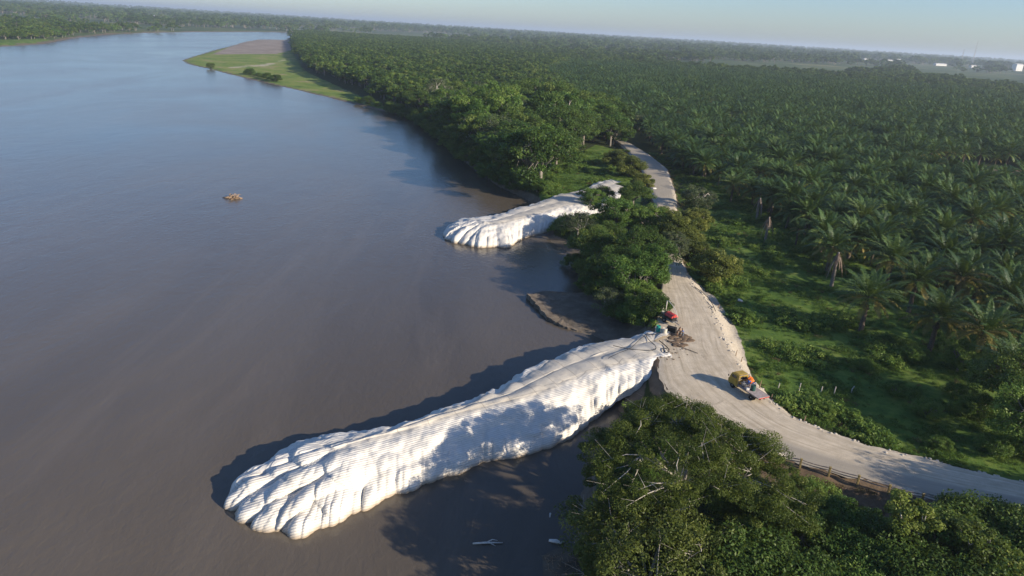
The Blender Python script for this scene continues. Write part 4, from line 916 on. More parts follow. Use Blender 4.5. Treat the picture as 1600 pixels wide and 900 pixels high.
# ---------------------------------------------------------------- small things
M['stone'] = mat('pale_stone', (.52, .48, .42), (.36, .32, .26), 3, .9, .3)
M['wood'] = mat('driftwood', (.42, .30, .20), (.20, .13, .08), 5, .9, .4)
M['whitewood'] = mat('bleached_wood', (.66, .62, .56), (.45, .40, .34), 5, .8, .2)
M['slab'] = mat('broken_asphalt', (.20, .165, .125), (.10, .08, .06), .9, .95, .6)
M['rust'] = mat('dirty_steel', (.30, .26, .23), (.17, .14, .12), 3, .7, .2, .2)
M['deck'] = mat('truck_deck', (.40, .34, .32), (.27, .22, .21), 2.5, .8, .2)
M['red'] = mat('red_paint', (.55, .055, .045), (.42, .04, .035), 3, .5, .05, spec=.5)
M['yellow'] = mat('yellow_paint', (.40, .27, .035), (.28, .19, .03), 2, .5, .05, spec=.5)
M['postyel'] = mat('faded_yellow_paint', (.33, .26, .10), (.18, .14, .07), 4, .8, .1)
M['black'] = mat('black_rubber', (.02, .02, .02), (.012, .012, .012), 5, .7, .1)
M['grey'] = mat('grey_metal', (.30, .30, .30), (.20, .20, .20), 4, .5, .1, .5)
M['cream'] = mat('cream_plastic', (.62, .57, .47), (.50, .45, .36), 3, .6)
M['teal'] = mat('teal_plastic', (.03, .30, .24), (.02, .22, .18), 3, .5)
M['greenp'] = mat('dark_green_plastic', (.03, .10, .08), (.02, .06, .05), 3, .4)
M['glass'] = mat('dark_glass', (.03, .035, .04), (.02, .025, .03), 1, .1, spec=.8)
M['white'] = mat('white_sheet', (.72, .70, .66), (.55, .52, .47), 3, .7, .2)
M['orange'] = mat('orange_cloth', (.78, .20, .03), (.62, .14, .02), 6, .8, .2)
M['blue'] = mat('blue_cloth', (.06, .20, .58), (.04, .13, .42), 6, .8, .2)
M['dark'] = mat('dark_cloth', (.035, .035, .045), (.02, .02, .028), 6, .9, .2)
M['jeans'] = mat('pale_trousers', (.22, .24, .28), (.15, .17, .20), 6, .9, .2)
M['skin'] = mat('brown_skin', (.28, .155, .095), (.22, .12, .07), 5, .6)
M['hair'] = mat('black_hair', (.012, .01, .01), (.008, .007, .007), 9, .7)

# stones along the right road edge
mb = MB(); rr_s = smooth_pts(ROADR, 700)
for i in range(430):
    u_ = random.random()*.62; p = rr_s[int(u_*699)]; q_ = rr_s[min(699, int(u_*699)+3)]-p; n_ = np.array((q_[1], -q_[0])); n_ /= max(1e-6, np.linalg.norm(n_))
    o_ = random.gauss(.15, .5); x, y = p[0]+n_[0]*o_, p[1]+n_[1]*o_
    r_ = random.choice((.09, .13, .17, .24)); mb.rock((x, y, max(gh(x, y), 4.2 if o_ < .4 else 0)+r_*.2), r_, 1)
tag(mb.build('rubble', M['stone'], smooth=False), 'pale rubble stones strewn along the meadow side of the road', 'rubble', kind='stuff')

# guardrail: posts and two cables
pts_px = [(1190, 714), (1250, 728), (1295, 741), (1340, 754), (1388, 769), (1440, 783)]
gp = [at(x, y, 5.0) for x, y in pts_px]; gr = thing('guardrail', 'cable guardrail with stubby yellow posts along the river side of the road', 'guardrail', gp[0])
for p in gp:
    l_ = p-gp[0]; m_ = MB().box((l_[0], l_[1], .35), (.24, .24, 1.3), rz=-.3, bev=.03).box((l_[0], l_[1], 1.04), (.30, .30, .10), rz=-.3, bev=.03); m_.build('post', M['postyel'], gr)
for h_, off in ((.45, .05), (.8, .0)):
    c_ = MB(); L_ = [gp[0]-(gp[1]-gp[0])*.15]+list(gp)+[gp[-1]+(gp[-1]-gp[-2])*1.6]; Q = []
    for a, b in zip(L_[:-1], L_[1:]):
        for t in (0, .25, .5, .75): Q.append((a*(1-t)+b*t-gp[0])+np.array((.05, .22, h_-.10*math.sin(math.pi*t))))
    Q.append(L_[-1]-gp[0]+np.array((.05, .22, h_))); c_.tube(Q, .065, 6); c_.build('cable', M['rust'], gr, smooth=True)
# covered bundle at its end
p = at(1196, 706, 5.1); b_ = thing('bundle', 'white sheet and teal pipe bundle lying at the end of the guardrail', 'bundle', p, -.25)
MB().rock((.2, 0, .25), .8, 3, sq=(1.5, .5, .45)).rock((1.3, .15, .2), .5, 2, sq=(1.2, .6, .5)).build('white_sheet', M['white'], b_, smooth=True)
MB().tube([(-1.6, -.4, .2), (-.4, -.35, .26)], .16, 10).build('teal_pipe', M['teal'], b_, smooth=True)
MB().tube([(-1.4, .1, .12), (.5, -.2, .2), (2.6, -.35, .12)], .07, 6).tube([(-1.2, .35, .12), (2.4, -.1, .14)], .06, 6).build('poles', M['whitewood'], b_, smooth=True)

# stakes along the meadow side and fence posts in the meadow
sg2 = 'wooden stakes along the meadow side of the road'
st_px = [(1187, 604, 1.3, 'wooden stake closest to the truck'), (1206, 617, .9, 'short wooden stake second from the truck'), (1257, 655, 1.0, 'wooden stake on the stony edge where the road bends'), (1150, 553, 1.1, 'leaning stake on the sandy slope left of the truck'),
         (1159, 560, .9, 'stake on the sandy slope just above the truck'), (1124, 470, .9, 'stake at the upper end of the sandy slope')]
for (x, y, h_, lab) in st_px:
    p = at(x, y, 4.9); g_ = gh(p[0], p[1]); o = MB().tube([(0, 0, -.3), (.05, .02, h_*.6), (.12, .03, h_)], [.08, .07, .05], 6).build('stake', M['wood'], loc=(p[0], p[1], g_)); tag(o, lab, 'stake', sg2)
fp = [(1216, 607, 'short white fence post nearest the truck in the meadow'), (1248, 612, 'tallest white fence post in the shaded meadow'), (1283, 612, 'thin fence post third from the truck'), (1303, 616, 'white fence post fourth from the truck'), (1330, 614, 'leaning fence post farthest from the truck')]
for i, (x, y, lab) in enumerate(fp):
    p = at(x, y, 3.3); g_ = gh(p[0], p[1]); h_ = (1.1, 1.7, 1.0, 1.4, 1.2)[i]
    o = MB().tube([(0, 0, -.3), (0, 0, h_*.5), (.05+.2*(i == 4), 0, h_)], [.09, .08, .07], 6).build('fence_post', M['whitewood'], loc=(p[0], p[1], g_)); tag(o, lab, 'fence post', 'old fence posts in the meadow')

# broken slab lying on the mud flat
mb = MB(); E_ = [at(x, y, .75) for x, y in ((824, 461), (838, 476), (856, 495), (880, 507), (905, 513), (930, 512), (940, 497), (925, 478), (905, 466), (870, 459))]
c0 = sum(E_)/len(E_); n_ = 60; out = []
for i in range(n_):
    f_ = i/n_*len(E_); a = int(f_); t = f_-a; p = E_[a]*(1-t)+E_[(a+1) % len(E_)]*t; p = p+(p-c0)*.03*math.sin(i*2.3)+np.array((random.uniform(-.15, .15), random.uniform(-.15, .15), 0)); out.append(p-c0)
V = []; 
for p in out: V.append((p[0], p[1], .18))
for p in out: V.append((p[0]*1.01, p[1]*1.01, -.9))
V = [(a, b, c_-.09*(a-1)) for (a, b, c_) in V]
for p in out: V.append((p[0]*.5+random.uniform(-.2, .2), p[1]*.5+random.uniform(-.2, .2), .22+random.uniform(-.1, .12)-.045*p[0]))
V.append((0, 0, .25)); F = []
for i in range(n_): j = (i+1) % n_; F += [[i, n_+i, n_+j, j], [i, j, 2*n_+j, 2*n_+i], [2*n_+i, 2*n_+j, 3*n_]]
o = mk('broken_slab', V, F, M['slab'], loc=(c0[0], c0[1], c0[2]-.66)); tag(o, 'grey slab of collapsed asphalt tilting into the water on the mud flat', 'asphalt slab')

# driftwood in the river
p = at(362, 310, 0); o = thing('driftwood', 'tangled brown driftwood root floating far out in the river', 'driftwood', p)
m_ = MB(); rd = random.Random(5)
for i in range(34):
    a = rd.uniform(0, 6.28); r_ = rd.uniform(.4, 2.6); z_ = rd.uniform(.1, 1.3)
    s0 = (rd.uniform(-1.2, 1.2), rd.uniform(-1.2, 1.2), rd.uniform(-.2, .4)); m_.tube([s0, (s0[0]+math.cos(a)*r_*.5, s0[1]+math.sin(a)*r_*.5, z_), (s0[0]+math.cos(a)*r_, s0[1]+math.sin(a)*r_, z_*.6)], [.17, .12, .04], 5)
m_.build('roots', M['wood'], o, smooth=True); MB().tube([(-3.1, .3, -.1), (-1, .1, .35), (1.6, .2, .2), (3.2, .6, .1)], [.18, .3, .32, .14], 8).build('stem', M['wood'], o, smooth=True)
p = at(762, 850, 0); o = MB().tube([(-1.7, -.15, .06), (-.3, .0, .16), (1.7, .25, .10)], [.10, .13, .06], 7).tube([(-.2, 0, .15), (.5, .5, .25), (1.1, .45, .2)], [.08, .06, .03], 5).tube([(.2, .05, .14), (.9, -.35, .1)], [.06, .02], 5).build('floating_branch', M['whitewood'], smooth=True, loc=p); tag(o, 'pale forked branch floating near the bottom edge', 'branch')
p = at(869, 848, 0); o = MB().tube([(-.8, .25, .05), (0, 0, .2), (.55, -.15, .15), (.95, .15, .1)], [.16, .24, .14, .08], 8).build('floating_log', M['white'], smooth=True, loc=p); tag(o, 'short white log floating by the foreground bank', 'log')
p = at(859, 806, 0); o = MB().tube([(0, -.3, .02), (.08, .35, .1)], [.06, .11], 7).build('floating_bottle', M['white'], smooth=True, loc=p); tag(o, 'small white float in the dark water beside the olive tree', 'float')
p = at(711, 229, 0); o = MB().tube([(-.9, 0, .1), (0, .1, .5), (.9, .1, .3)], [.25, .5, .2], 8).build('white_float', M['white'], smooth=True, loc=p); tag(o, 'tiny white object at the foot of the forest bank', 'float')
# twigs and debris on the mud in the foreground
m_ = MB()
for i in range(90):
    p = at(rd.uniform(850, 905), rd.uniform(862, 905), .5); z_ = gh(p[0], p[1])+.06; a = rd.uniform(0, 6.28); l_ = rd.uniform(.2, .9)
    m_.tube([(p[0], p[1], z_), (p[0]+math.cos(a)*l_, p[1]+math.sin(a)*l_, z_+rd.uniform(0, .2))], [.035, .015], 4)
tag(m_.build('twig_litter', M['wood']), 'twigs and flotsam littering the mud at the bottom edge', 'flotsam', kind='stuff')

# ---------------------------------------------------------------- people
def grow(name, J_, E_, mats, parent=None):
    """one continuous skinned surface over the joints"""
    me = bpy.data.meshes.new(name); me.from_pydata([j[0] for j in J_], E_, []); o = bpy.data.objects.new(name, me); C.objects.link(o)
    md = o.modifiers.new('skin', 'SKIN'); sk = me.skin_vertices[0].data if me.skin_vertices else None
    if sk is None:
        bm = bmesh.new(); bm.from_mesh(me); bm.verts.layers.skin.verify(); bm.to_mesh(me); bm.free(); sk = me.skin_vertices[0].data
    for i, j in enumerate(J_): sk[i].radius = (j[1], j[1]); sk[i].use_root = (i == 0)
    sb = o.modifiers.new('sub', 'SUBSURF'); sb.levels = 1; sb.render_levels = 1
    dg = bpy.context.evaluated_depsgraph_get(); dg.update(); ev = o.evaluated_get(dg); m2 = bpy.data.meshes.new_from_object(ev)
    for p_ in m2.polygons: p_.use_smooth = True
    m2.materials.clear(); m2.materials.append(mats); m2.name = name
    bpy.data.objects.remove(o); o2 = bpy.data.objects.new(name, m2); C.objects.link(o2)
    if parent: o2.parent = parent
    return o2
def person(label, loc, rz, shirt, trousers, bend=0.0, squat=0.0, armf=.6, hat=None):
    t = thing('person', label, 'person', loc, rz, None)
    hz = .92-.50*squat; kz = .50-.12*squat; kf = .38*squat
    sb_, cb = math.sin(bend), math.cos(bend)
    def tor(l, side, fwd=0.0): return (side, l*sb_+fwd*cb, hz+l*cb-fwd*sb_)
    J_ = [((0, 0, hz), .14), (tor(.22, 0), .125), (tor(.44, 0), .13), (tor(.55, 0), .065), (tor(.64, 0, .02), .085), (tor(.73, 0, .02), .095), (tor(.80, 0, .01), .06)]
    E_ = [(0, 1), (1, 2), (2, 3), (3, 4), (4, 5), (5, 6)]
    feet = []; arms = []
    for sg_ in (-1, 1):
        b_ = len(J_); J_ += [((sg_*.10, 0, hz-.06), .10), ((sg_*.12, kf+.03, kz), .062), ((sg_*.13, .0-.05*squat, .10), .042), ((sg_*.13, .16, .045), .035)]
        E_ += [(0, b_), (b_, b_+1), (b_+1, b_+2), (b_+2, b_+3)]
        b_ = len(J_); s_ = tor(.42, sg_*.19); e_ = (s_[0]+sg_*.05, s_[1]+.28*armf*.6, s_[2]-.26*(1-.3*armf)); h_ = (e_[0]-sg_*.04, e_[1]+.24*armf, e_[2]-.22*(1-.5*armf))
        J_ += [(s_, .058), (e_, .042), (h_, .030), ((h_[0], h_[1]+.05, h_[2]-.05), .034)]; E_ += [(2, b_), (b_, b_+1), (b_+1, b_+2), (b_+2, b_+3)]; arms.append((s_, e_, h_, sg_))
    bd = grow('body', J_, E_, M['skin'], t)
    # fingers and thumb, nose and ears are added to the same mesh
    bm = bmesh.new(); bm.from_mesh(bd.data); x_ = MB()
    for (s_, e_, h_, sg_) in arms:
        for k in range(4): q = Vector((h_[0]+(k-1.5)*.017, h_[1]+.07, h_[2]-.07)); x_.tube([q, q+Vector((0, .035, -.03)), q+Vector((0, .05, -.07+.006*abs(k-1.5)))], [.010, .009, .007], 5)
        q = Vector((h_[0]-sg_*.025, h_[1]+.05, h_[2]-.05)); x_.tube([q, q+Vector((-sg_*.03, .03, -.02)), q+Vector((-sg_*.025, .055, -.035))], [.012, .010, .008], 5)
    hc = Vector(tor(.71, 0, .02)); fw = Vector((0, cb, -sb_)); up_ = Vector((0, sb_, cb))
    x_.tube([hc+fw*.085+up_*.03, hc+fw*.12-up_*.01], [.012, .018], 6)
    for sg_ in (-1, 1): x_.rock(hc+Vector((sg_*.10, 0, 0)), .028, 1, sq=(.4, .8, 1), amp=0); x_.rock(hc+fw*.085+up_*.035+Vector((sg_*.033, 0, 0)), .012, 1, amp=0)
    n0 = [bm.verts.new(v) for v in x_.V]
    for f in x_.F:
        try: bm.faces.new([n0[i] for i in f])
        except ValueError: pass
    bm.to_mesh(bd.data); bm.free()
    if shirt is not None:
        Js = [((0, 0, hz+.02), .150), (tor(.22, 0), .142), (tor(.43, 0), .145), (tor(.50, 0), .085)]; Es = [(0, 1), (1, 2), (2, 3)]
        for (s_, e_, h_, sg_) in arms: b_ = len(Js); Js += [(s_, .075), (tuple(s_[i]*.35+e_[i]*.65 for i in range(3)), .062)]; Es += [(2, b_), (b_, b_+1)]
        grow('shirt', Js, Es, shirt, t)
    Jt = [((0, 0, hz), .158)]; Et = []
    for sg_ in (-1, 1): b_ = len(Jt); Jt += [((sg_*.10, 0, hz-.07), .115), ((sg_*.12, kf+.03, kz), .08), ((sg_*.13, -.04*squat, .16), .062)]; Et += [(0, b_), (b_, b_+1), (b_+1, b_+2)]
    grow('trousers', Jt, Et, trousers, t)
    m_ = MB(); m_.rock(hc+up_*.055-fw*.015, .115, 2, sq=(1, 1, .9), amp=.05); m_.build('hair' if hat is None else 'cap', hat or M['hair'], t, smooth=True)
    return t

# ---------------------------------------------------------------- the machine at the jetty's root
pm = at(1044, 503, 5.1); rz = math.atan2(*(at(1058, 508, 5)-at(1030, 492, 5))[[1, 0]])
mc = thing('pump_trailer', 'small red hooded pump machine with grey frame at the root of the jetty', 'pump machine', pm, rz); mc.scale = (1.25,)*3
f_ = MB().box((0, 0, .55), (3.0, 1.1, .14), bev=.03).box((0, .45, .62), (3.1, .10, .18)).box((0, -.45, .62), (3.1, .10, .18)).tube([(1.5, 0, .55), (2.5, 0, .45)], .06, 6); f_.build('frame', M['grey'], mc)
hd = MB(); n_ = 10; V = []; F = []
for i in range(n_+1):
    a = math.pi*i/n_
    for xx in (-.3, 1.3): V.append((xx, .62*math.cos(a), 1.15+.5*math.sin(a)))
for i in range(n_): F.append([2*i, 2*i+1, 2*i+3, 2*i+2])
F += [[2*i for i in range(n_, -1, -1)], [2*i+1 for i in range(n_+1)], [0, 1, 2*n_+1, 2*n_]]
hd.add(V, F); hd.box((.5, 0, 1.68), (.5, .08, .06)); hd.build('hood', M['red'], mc)
MB().box((.5, 0, .9), (1.5, 1.0, .5), bev=.05).box((1.25, 0, .95), (.1, .8, .5)).build('engine', M['black'], mc)
MB().lathe((-.9, -.1, .62), [(.2, 0), (.25, .15), (.55, .6), (.58, .75), (.50, .75), (.2, .25)], 16).build('hopper', M['grey'], mc, smooth=False)
MB().tube([(-1.35, .45, .6), (-1.35, .45, 2.9)], .07, 8).tube([(-1.35, -.45, .6), (-1.35, .0, 2.2)], .05, 6).tube([(-1.35, .45, 2.85), (-.7, .3, 3.0), (.2, .2, 2.75), (1.3, .1, 2.2), (1.75, .0, 1.6), (1.6, -.1, 1.3)], .05, 7).build('boom', M['whitewood'], mc, smooth=True)
for sx in (-1,):
    for sy in (-.68, .68):
        wl = MB().lathe((-.15, sy, .38), [(.18, -.1), (.36, -.11), (.38, -.05), (.38, .05), (.36, .11), (.18, .1)], 18, axis='Y').build('wheel', M['black'], mc, smooth=True)
        MB().lathe((-.15, sy, .38), [(.05, -.12), (.17, -.12), (.17, .12), (.05, .12)], 14, axis='Y').build('rim', M['grey'], wl)
def barrel(label, p, m_, r_=.33, h_=.95, tilt=0):
    o = MB().lathe((0, 0, 0), [(r_*.9, 0), (r_, .04), (r_, h_*.33), (r_*1.05, h_*.35), (r_, h_*.37), (r_, h_*.64), (r_*1.05, h_*.66), (r_, h_*.68), (r_, h_), (r_*.92, h_+.02), (r_*.9, h_-.05)], 20).build('barrel', m_, smooth=False, loc=p)
    tag(o, label, 'barrel'); return o
barrel('teal barrel standing at the corner of the large jetty beside the pump', at(1028, 518, 5.1), M['teal'], .38, 1.15)
barrel('cream white barrel in front of the red hooded pump', at(1038, 522, 5.1), M['cream'], .42, 1.1)
p = at(1049, 519, 5.1); gsr = thing('generator', 'black generator box on skids between the cream barrel and the workers', 'generator', p, -.5)
MB().box((0, 0, .6), (1.7, .95, .9), bev=.06).build('housing', M['black'], gsr); MB().box((0, .4, .08), (1.9, .12, .14)).box((0, -.4, .08), (1.9, .12, .14)).build('skids', M['grey'], gsr); MB().tube([(.5, .2, 1.05), (.5, .2, 1.4), (.65, .2, 1.45)], .05, 6).build('exhaust', M['grey'], gsr)
person('worker with dark shirt and pale legs bending forward beside the black generator', at(1057.5, 525.5, 5.1), -1.9, M['dark'], M['skin'], .3, 0, .9)
person('worker in blue shirt and pale trousers leaning forward on the dug up soil', at(1066.5, 527, 5.1), 1.7, M['blue'], M['jeans'], .35, 0, .8)
person('worker in a rust brown shirt standing between the dark and blue shirted workers', at(1062, 525, 5.1), .6, M['wood'], M['dark'], .2, 0, .5)
# churned soil
m_ = MB()
for i in range(46):
    a = rd.uniform(0, 6.28); q_ = rd.random()**.5; p = at(1062+34*q_*math.cos(a)*.55, 532+12*q_*math.sin(a)*.8, 5.1); m_.rock((p[0], p[1], 5.06), rd.uniform(.2, .75), 2, sq=(1.3, 1, .25))
for i in range(22):
    p = at(rd.uniform(1030, 1075), rd.uniform(545, 562), 5.1); m_.rock((p[0], p[1], 5.08), rd.uniform(.08, .24), 1, sq=(1.4, 1, .5))
tag(m_.build('loose_soil', mat('dug_soil', (.20, .14, .09), (.10, .07, .045), 4, .95, .4), smooth=True), 'brown dug up soil scattered around the workers feet', 'soil', kind='stuff')
# hoses over the top of the jetty
def hose(px, label, r_=.055, z=5.3, m_='black'):
    P_ = smooth_pts([at(q_[0], q_[1], z if len(q_) == 2 else q_[2]) for q_ in px], 60); c_ = P_[0].copy()
    o = MB().tube([p-c_ for p in P_], r_, 6).build('hose', M[m_], smooth=True, loc=c_); tag(o, label, 'hose', 'hoses on the large jetty')
hose([(1036, 518), (1020, 524), (1008, 520), (1012, 530), (1026, 541), (1024, 548), (985, 546), (958, 540)], 'black hose looping from the pump across the top of the large jetty', z=5.5)
hose([(1040, 530), (1052, 538), (1075, 546), (1090, 552)], 'short black hose running over the gravel from the workers', z=5.2)
hose([(1030, 532), (1040, 540), (1047, 548), (1040, 552), (1034, 543), (1042, 545)], 'coiled black hose at the landward corner of the jetty', .08, 5.5)
hose([(1012, 520), (1000, 530), (985, 545), (965, 552), (950, 560)], 'thin hose hanging down the seam on the near side of the jetty top', .045, 5.5)
hose([(1085, 448, 5.15), (1100, 458, 5.15), (1112, 472, 5.15), (1118, 486, 5.15)], 'dark hose lying along the upper rim of the sandy slope', .07)

# ---------------------------------------------------------------- truck
cab = at(1148, 602, 5.08); tl = at(1186, 627, 5.08); dv = (cab-tl)[:2]; rz = math.atan2(dv[1], dv[0]); mid = (cab+tl)/2
tk = thing('flatbed_truck', 'yellow cabbed flatbed truck with workers and drums on its grey deck', 'truck', (mid[0], mid[1], 5.08), rz)
MB().box((0, .38, .62), (6.4, .12, .2)).box((0, -.38, .62), (6.4, .12, .2)).box((2.9, 0, .55), (.2, 1.9, .25), bev=.04).tube([(-1.9, -.9, .45), (-1.9, .9, .45)], .07, 8).tube([(2.2, -.9, .45), (2.2, .9, .45)], .07, 8).build('chassis', M['black'], tk)
cb_ = MB(); prof = [(1.15, .6), (3.15, .6), (3.25, 1.25), (3.05, 1.45), (2.75, 2.35), (2.55, 2.5), (1.3, 2.52), (1.15, 2.4)]
V = [(x, y * (1 if z < 1.5 else .93), z) for y in (-1.0, 1.0) for (x, z) in prof]; n_ = len(prof)
cb_.add(V, [list(range(n_)), list(range(2*n_-1, n_-1, -1))]+[[i, n_+i, n_+(i+1) % n_, (i+1) % n_] for i in range(n_)])
cb_.box((1.95, 0, 2.53), (1.1, 1.5, .06), bev=.02); cbo = cb_.build('cab', M['yellow'], tk)
for nm, c_, d_ in (('windscreen', (2.93, 0, 1.9), (.05, 1.55, .62)), ('rear_window', (1.135, 0, 2.0), (.03, 1.2, .45))): MB().box(c_, d_, ry=(-.32 if nm == 'windscreen' else 0)).build(nm, M['glass'], cbo)
for sy in (-1, 1):
    MB().box((2.1, sy*.968, 1.95), (1.0, .03, .5)).build('side_window', M['glass'], cbo)
    MB().box((2.05, sy*1.012, 1.25), (1.15, .02, 1.1), bev=.005).build('door', M['yellow'], cbo)
    MB().lathe((3.22, sy*.7, .95), [(.02, 0), (.14, .01), (.14, .04), (.02, .05)], 12, axis='X').build('headlight', M['cream'], tk)
    MB().tube([(2.9, sy*1.0, 1.75), (3.0, sy*1.25, 1.85)], .02, 5).box((3.0, sy*1.28, 1.85), (.05, .14, .3)).build('mirror', M['black'], tk)
MB().box((3.24, 0, 1.0), (.05, 1.1, .35)).build('grille', M['black'], tk)
MB().box((-1.15, 0, 1.02), (4.5, 2.2, .12), bev=.02).box((-1.15, 0, .88), (4.3, 1.0, .16)).build('deck', M['deck'], tk)
MB().box((-3.43, 0, .98), (.05, 2.0, .10)).build('tail_board', M['red'], tk)
MB().box((-1.15, 1.11, 1.0), (4.5, .05, .18)).box((-1.15, -1.11, 1.0), (4.5, .05, .18)).build('side_rail', M['rust'], tk)
rk = MB()
for sy in (-1, 1): rk.tube([(1.0, sy*1.0, 1.05), (1.0, sy*1.0, 2.6)], .04, 6)
rk.tube([(1.0, -1, 2.6), (1.0, 1, 2.6)], .04, 6).tube([(1.0, -1, 1.9), (1.0, 1, 1.9)], .03, 6).tube([(1.0, 1, 1.7), (-.2, 1.05, 1.7), (-.2, 1.05, 1.05)], .035, 6).tube([(1.0, -1, 1.7), (-.4, -1.05, 1.7), (-.4, -1.05, 1.05)], .035, 6).build('head_rack', M['rust'], tk)
def twheel(x, y):
    w_ = MB().lathe((x, y, .45), [(.24, -.13), (.43, -.14), (.46, -.08), (.46, .08), (.43, .14), (.24, .13)], 22, axis='Y').build('wheel', M['black'], tk, smooth=True)
    MB().lathe((x, y, .45), [(.06, -.15), (.1, -.11), (.23, -.12), (.23, .12), (.1, .11), (.06, .15)], 16, axis='Y').build('rim', M['cream'], w_)
for x, y in ((2.2, .88), (2.2, -.88), (-1.9, .92), (-1.9, -.92), (-1.9, .6), (-1.9, -.6)): twheel(x, y)
Rz = Matrix.Rotation(rz, 3, 'Z')
def ontruck(x, y, z=1.09): v = Rz @ Vector((x, y, z)); return (mid[0]+v.x, mid[1]+v.y, 5.08+v.z)
person('worker in an orange shirt standing behind the yellow truck cab', ontruck(.55, -.2), rz+2.2, M['orange'], M['orange'], .35, .15, .9, M['orange'])
person('worker in blue clothes stooping in the middle of the truck deck', ontruck(-.45, -.35), rz+1.5, M['blue'], M['blue'], .6, .5, .9)
person('second worker in pale blue bending next to the stooping blue worker on the deck', ontruck(-.1, .1), rz-2.6, M['blue'], M['jeans'], .9, .5, .9)
barrel('dark green drum standing on the truck deck behind the blue worker', ontruck(-1.15, .1), M['greenp'], .36, .85)
o = MB().box((0, 0, .35), (.8, .6, .6), bev=.06).tube([(.2, 0, .6), (.35, .1, .95)], .06, 6).lathe((-.1, 0, .65), [(.05, 0), (.18, .02), (.18, .15), (.05, .17)], 12).build('compressor', M['grey'], loc=ontruck(.35, .45)); tag(o, 'small grey compressor on the truck deck behind the cab', 'compressor')
o = MB().rock((0, 0, .3), .55, 3, sq=(1.1, .9, .9)).rock((.3, .3, .2), .35, 2).build('tarpaulin_bundle', M['orange'], smooth=True, loc=ontruck(.45, -.75, 1.5)); tag(o, 'bright orange tarpaulin bundle lashed behind the truck cab', 'bundle')
o = MB().box((0, 0, .18), (.5, .4, .36), bev=.04).build('cool_box', M['white'], loc=ontruck(-.75, .75)); tag(o, 'white cool box near the edge of the truck deck', 'cool box')
o = MB().box((0, 0, .06), (.9, .22, .12), rz=rz+.2, bev=.02).build('loose_board', M['whitewood'], loc=at(1153, 609, 5.12)); tag(o, 'pale board lying on the road beside the truck cab', 'board')
# debris by the junction of the narrow road
for (x, y, lab) in ((1022, 297, 'white sack left on the verge beside the far road'), (1071, 396, 'white sack beside the small pale shrub at the road'), (1157, 460, 'white bag lying in the meadow above the sandy slope')):
    p = at(x, y, 4.6); o = MB().rock((0, 0, .2), .6, 2, sq=(1.4, .8, .5)).build('sack', M['white'], smooth=True, loc=(p[0], p[1], gh(p[0], p[1]))); tag(o, lab, 'sack')

# ---------------------------------------------------------------- far town on the horizon
M['wall'] = mat('white_wall', (.78, .77, .74), (.70, .69, .66), .3, .8); M['roofm'] = mat('pale_roof', (.60, .58, .55), (.5, .48, .46), .3, .8)
tw = [(1355, 91, 40, 14, 9, 'far white shed, leftmost of the buildings on the horizon'), (1387, 93, 46, 16, 11, 'long white shed second from the left on the horizon'), (1404, 92, 18, 12, 16, 'narrow pale building beside the long white shed on the horizon'),
      (1469, 98, 60, 20, 9, 'longest low white warehouse on the horizon'), (1520, 102, 26, 14, 10, 'small white house below the masts on the horizon'), (1590, 102, 36, 26, 30, 'tall white block at the right end of the horizon'), (245, 18, 30, 14, 10, 'small white farm building on the plain beyond the left bank')]
for (x, y, w_, d_, h_, lab) in tw:
    p = at(x, y+2, 6.0); p = p*min(1, 4200/np.hypot(p[0], p[1])); zb = gh(p[0], p[1])+float(ss(np.array((np.hypot(p[0], p[1])-3000)/9000)))*20
    t = thing('building', lab, 'building', (p[0], p[1], zb), .2)
    MB().box((0, 0, h_/2-4), (w_, d_, h_+8)).build('wall', M['wall'], t)
    V = [(-w_/2-1, -d_/2-1, h_), (w_/2+1, -d_/2-1, h_), (w_/2+1, d_/2+1, h_), (-w_/2-1, d_/2+1, h_), (-w_/2-1, 0, h_+3), (w_/2+1, 0, h_+3)]
    mk('roof', V, [[0, 1, 5, 4], [2, 3, 4, 5], [0, 4, 3], [1, 2, 5], [3, 2, 1, 0]], M['roofm'], t)
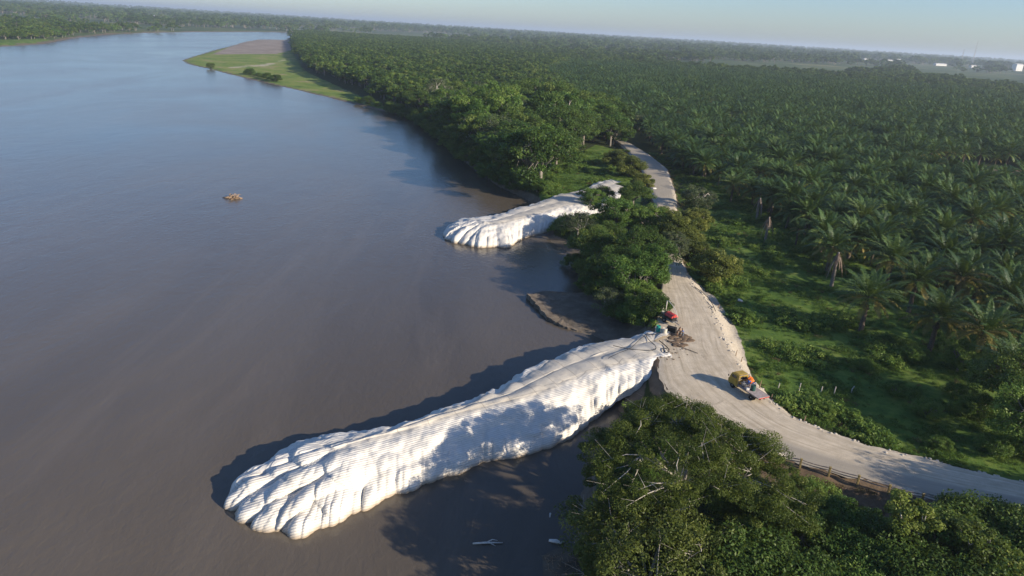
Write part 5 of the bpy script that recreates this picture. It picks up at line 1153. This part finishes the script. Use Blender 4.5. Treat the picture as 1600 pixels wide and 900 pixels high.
for (x, lab, hh) in ((1518, 'tall lattice mast standing above the horizon', 120), (1500, 'shorter mast left of the tall lattice mast', 80)):
    p = at(x, 103, 6.0); p = p*min(1, 4500/np.hypot(p[0], p[1])); m_ = MB()
    for a in range(3): m_.tube([(math.cos(a*2.09)*5, math.sin(a*2.09)*5, -5), (math.cos(a*2.09)*.8, math.sin(a*2.09)*.8, hh)], [.6, .4], 4)
    for i in range(12):
        r_ = 5*(1-i/12)+.8*(i/12); z_ = hh*i/12
        for a in range(3): m_.tube([(math.cos(a*2.09)*r_, math.sin(a*2.09)*r_, z_), (math.cos((a+1)*2.09)*r_*.92, math.sin((a+1)*2.09)*r_*.92, z_+hh/12)], .35, 3)
    o = m_.build('mast', M['roofm'], loc=(p[0], p[1], 10)); tag(o, lab, 'mast')

# smoke of two far fires
sm_m = bpy.data.materials.new('smoke_air'); sm_m.use_nodes = True; N = sm_m.node_tree.nodes; N.remove(N['Principled BSDF'])
sp_ = N.new('ShaderNodeVolumePrincipled'); sp_.inputs['Color'].default_value = (.72, .70, .70, 1); sp_.inputs['Density'].default_value = 6e-4
sm_m.node_tree.links.new(sp_.outputs[0], N['Material Output'].inputs['Volume'])
for (x, y, w_, lab) in ((985, 62, 150, 'faint smoke plume rising over the far plain right of the middle'), (530, 38, 90, 'thin smoke drifting low over the far woods behind the river bend')):
    p = at(x, y, 6.0); p = p*min(1, 3800/np.hypot(p[0], p[1])); m_ = MB()
    m_.tube([(0, 0, 4), (w_*.25, 0, 40), (w_*.9, 0, 75), (w_*2.0, 0, 98)], [w_*.16, w_*.25, w_*.30, w_*.12], 14)
    o = m_.build('smoke', sm_m, smooth=True, loc=(p[0], p[1], 8)); tag(o, lab, 'smoke', kind='stuff')
# ---------------------------------------------------------------- haze
hz_m = bpy.data.materials.new('haze_air'); hz_m.use_nodes = True; N = hz_m.node_tree.nodes; N.remove(N['Principled BSDF'])
pv_ = N.new('ShaderNodeVolumePrincipled'); pv_.inputs['Color'].default_value = (.74, .86, 1.0, 1); pv_.inputs['Density'].default_value = 1.0e-4; pv_.inputs['Anisotropy'].default_value = .2
hz_m.node_tree.links.new(pv_.outputs[0], N['Material Output'].inputs['Volume'])
hz = MB().box((0, 19600, 64), (61800, 40800, 137)).build('haze', hz_m); tag(hz, kind='stuff')
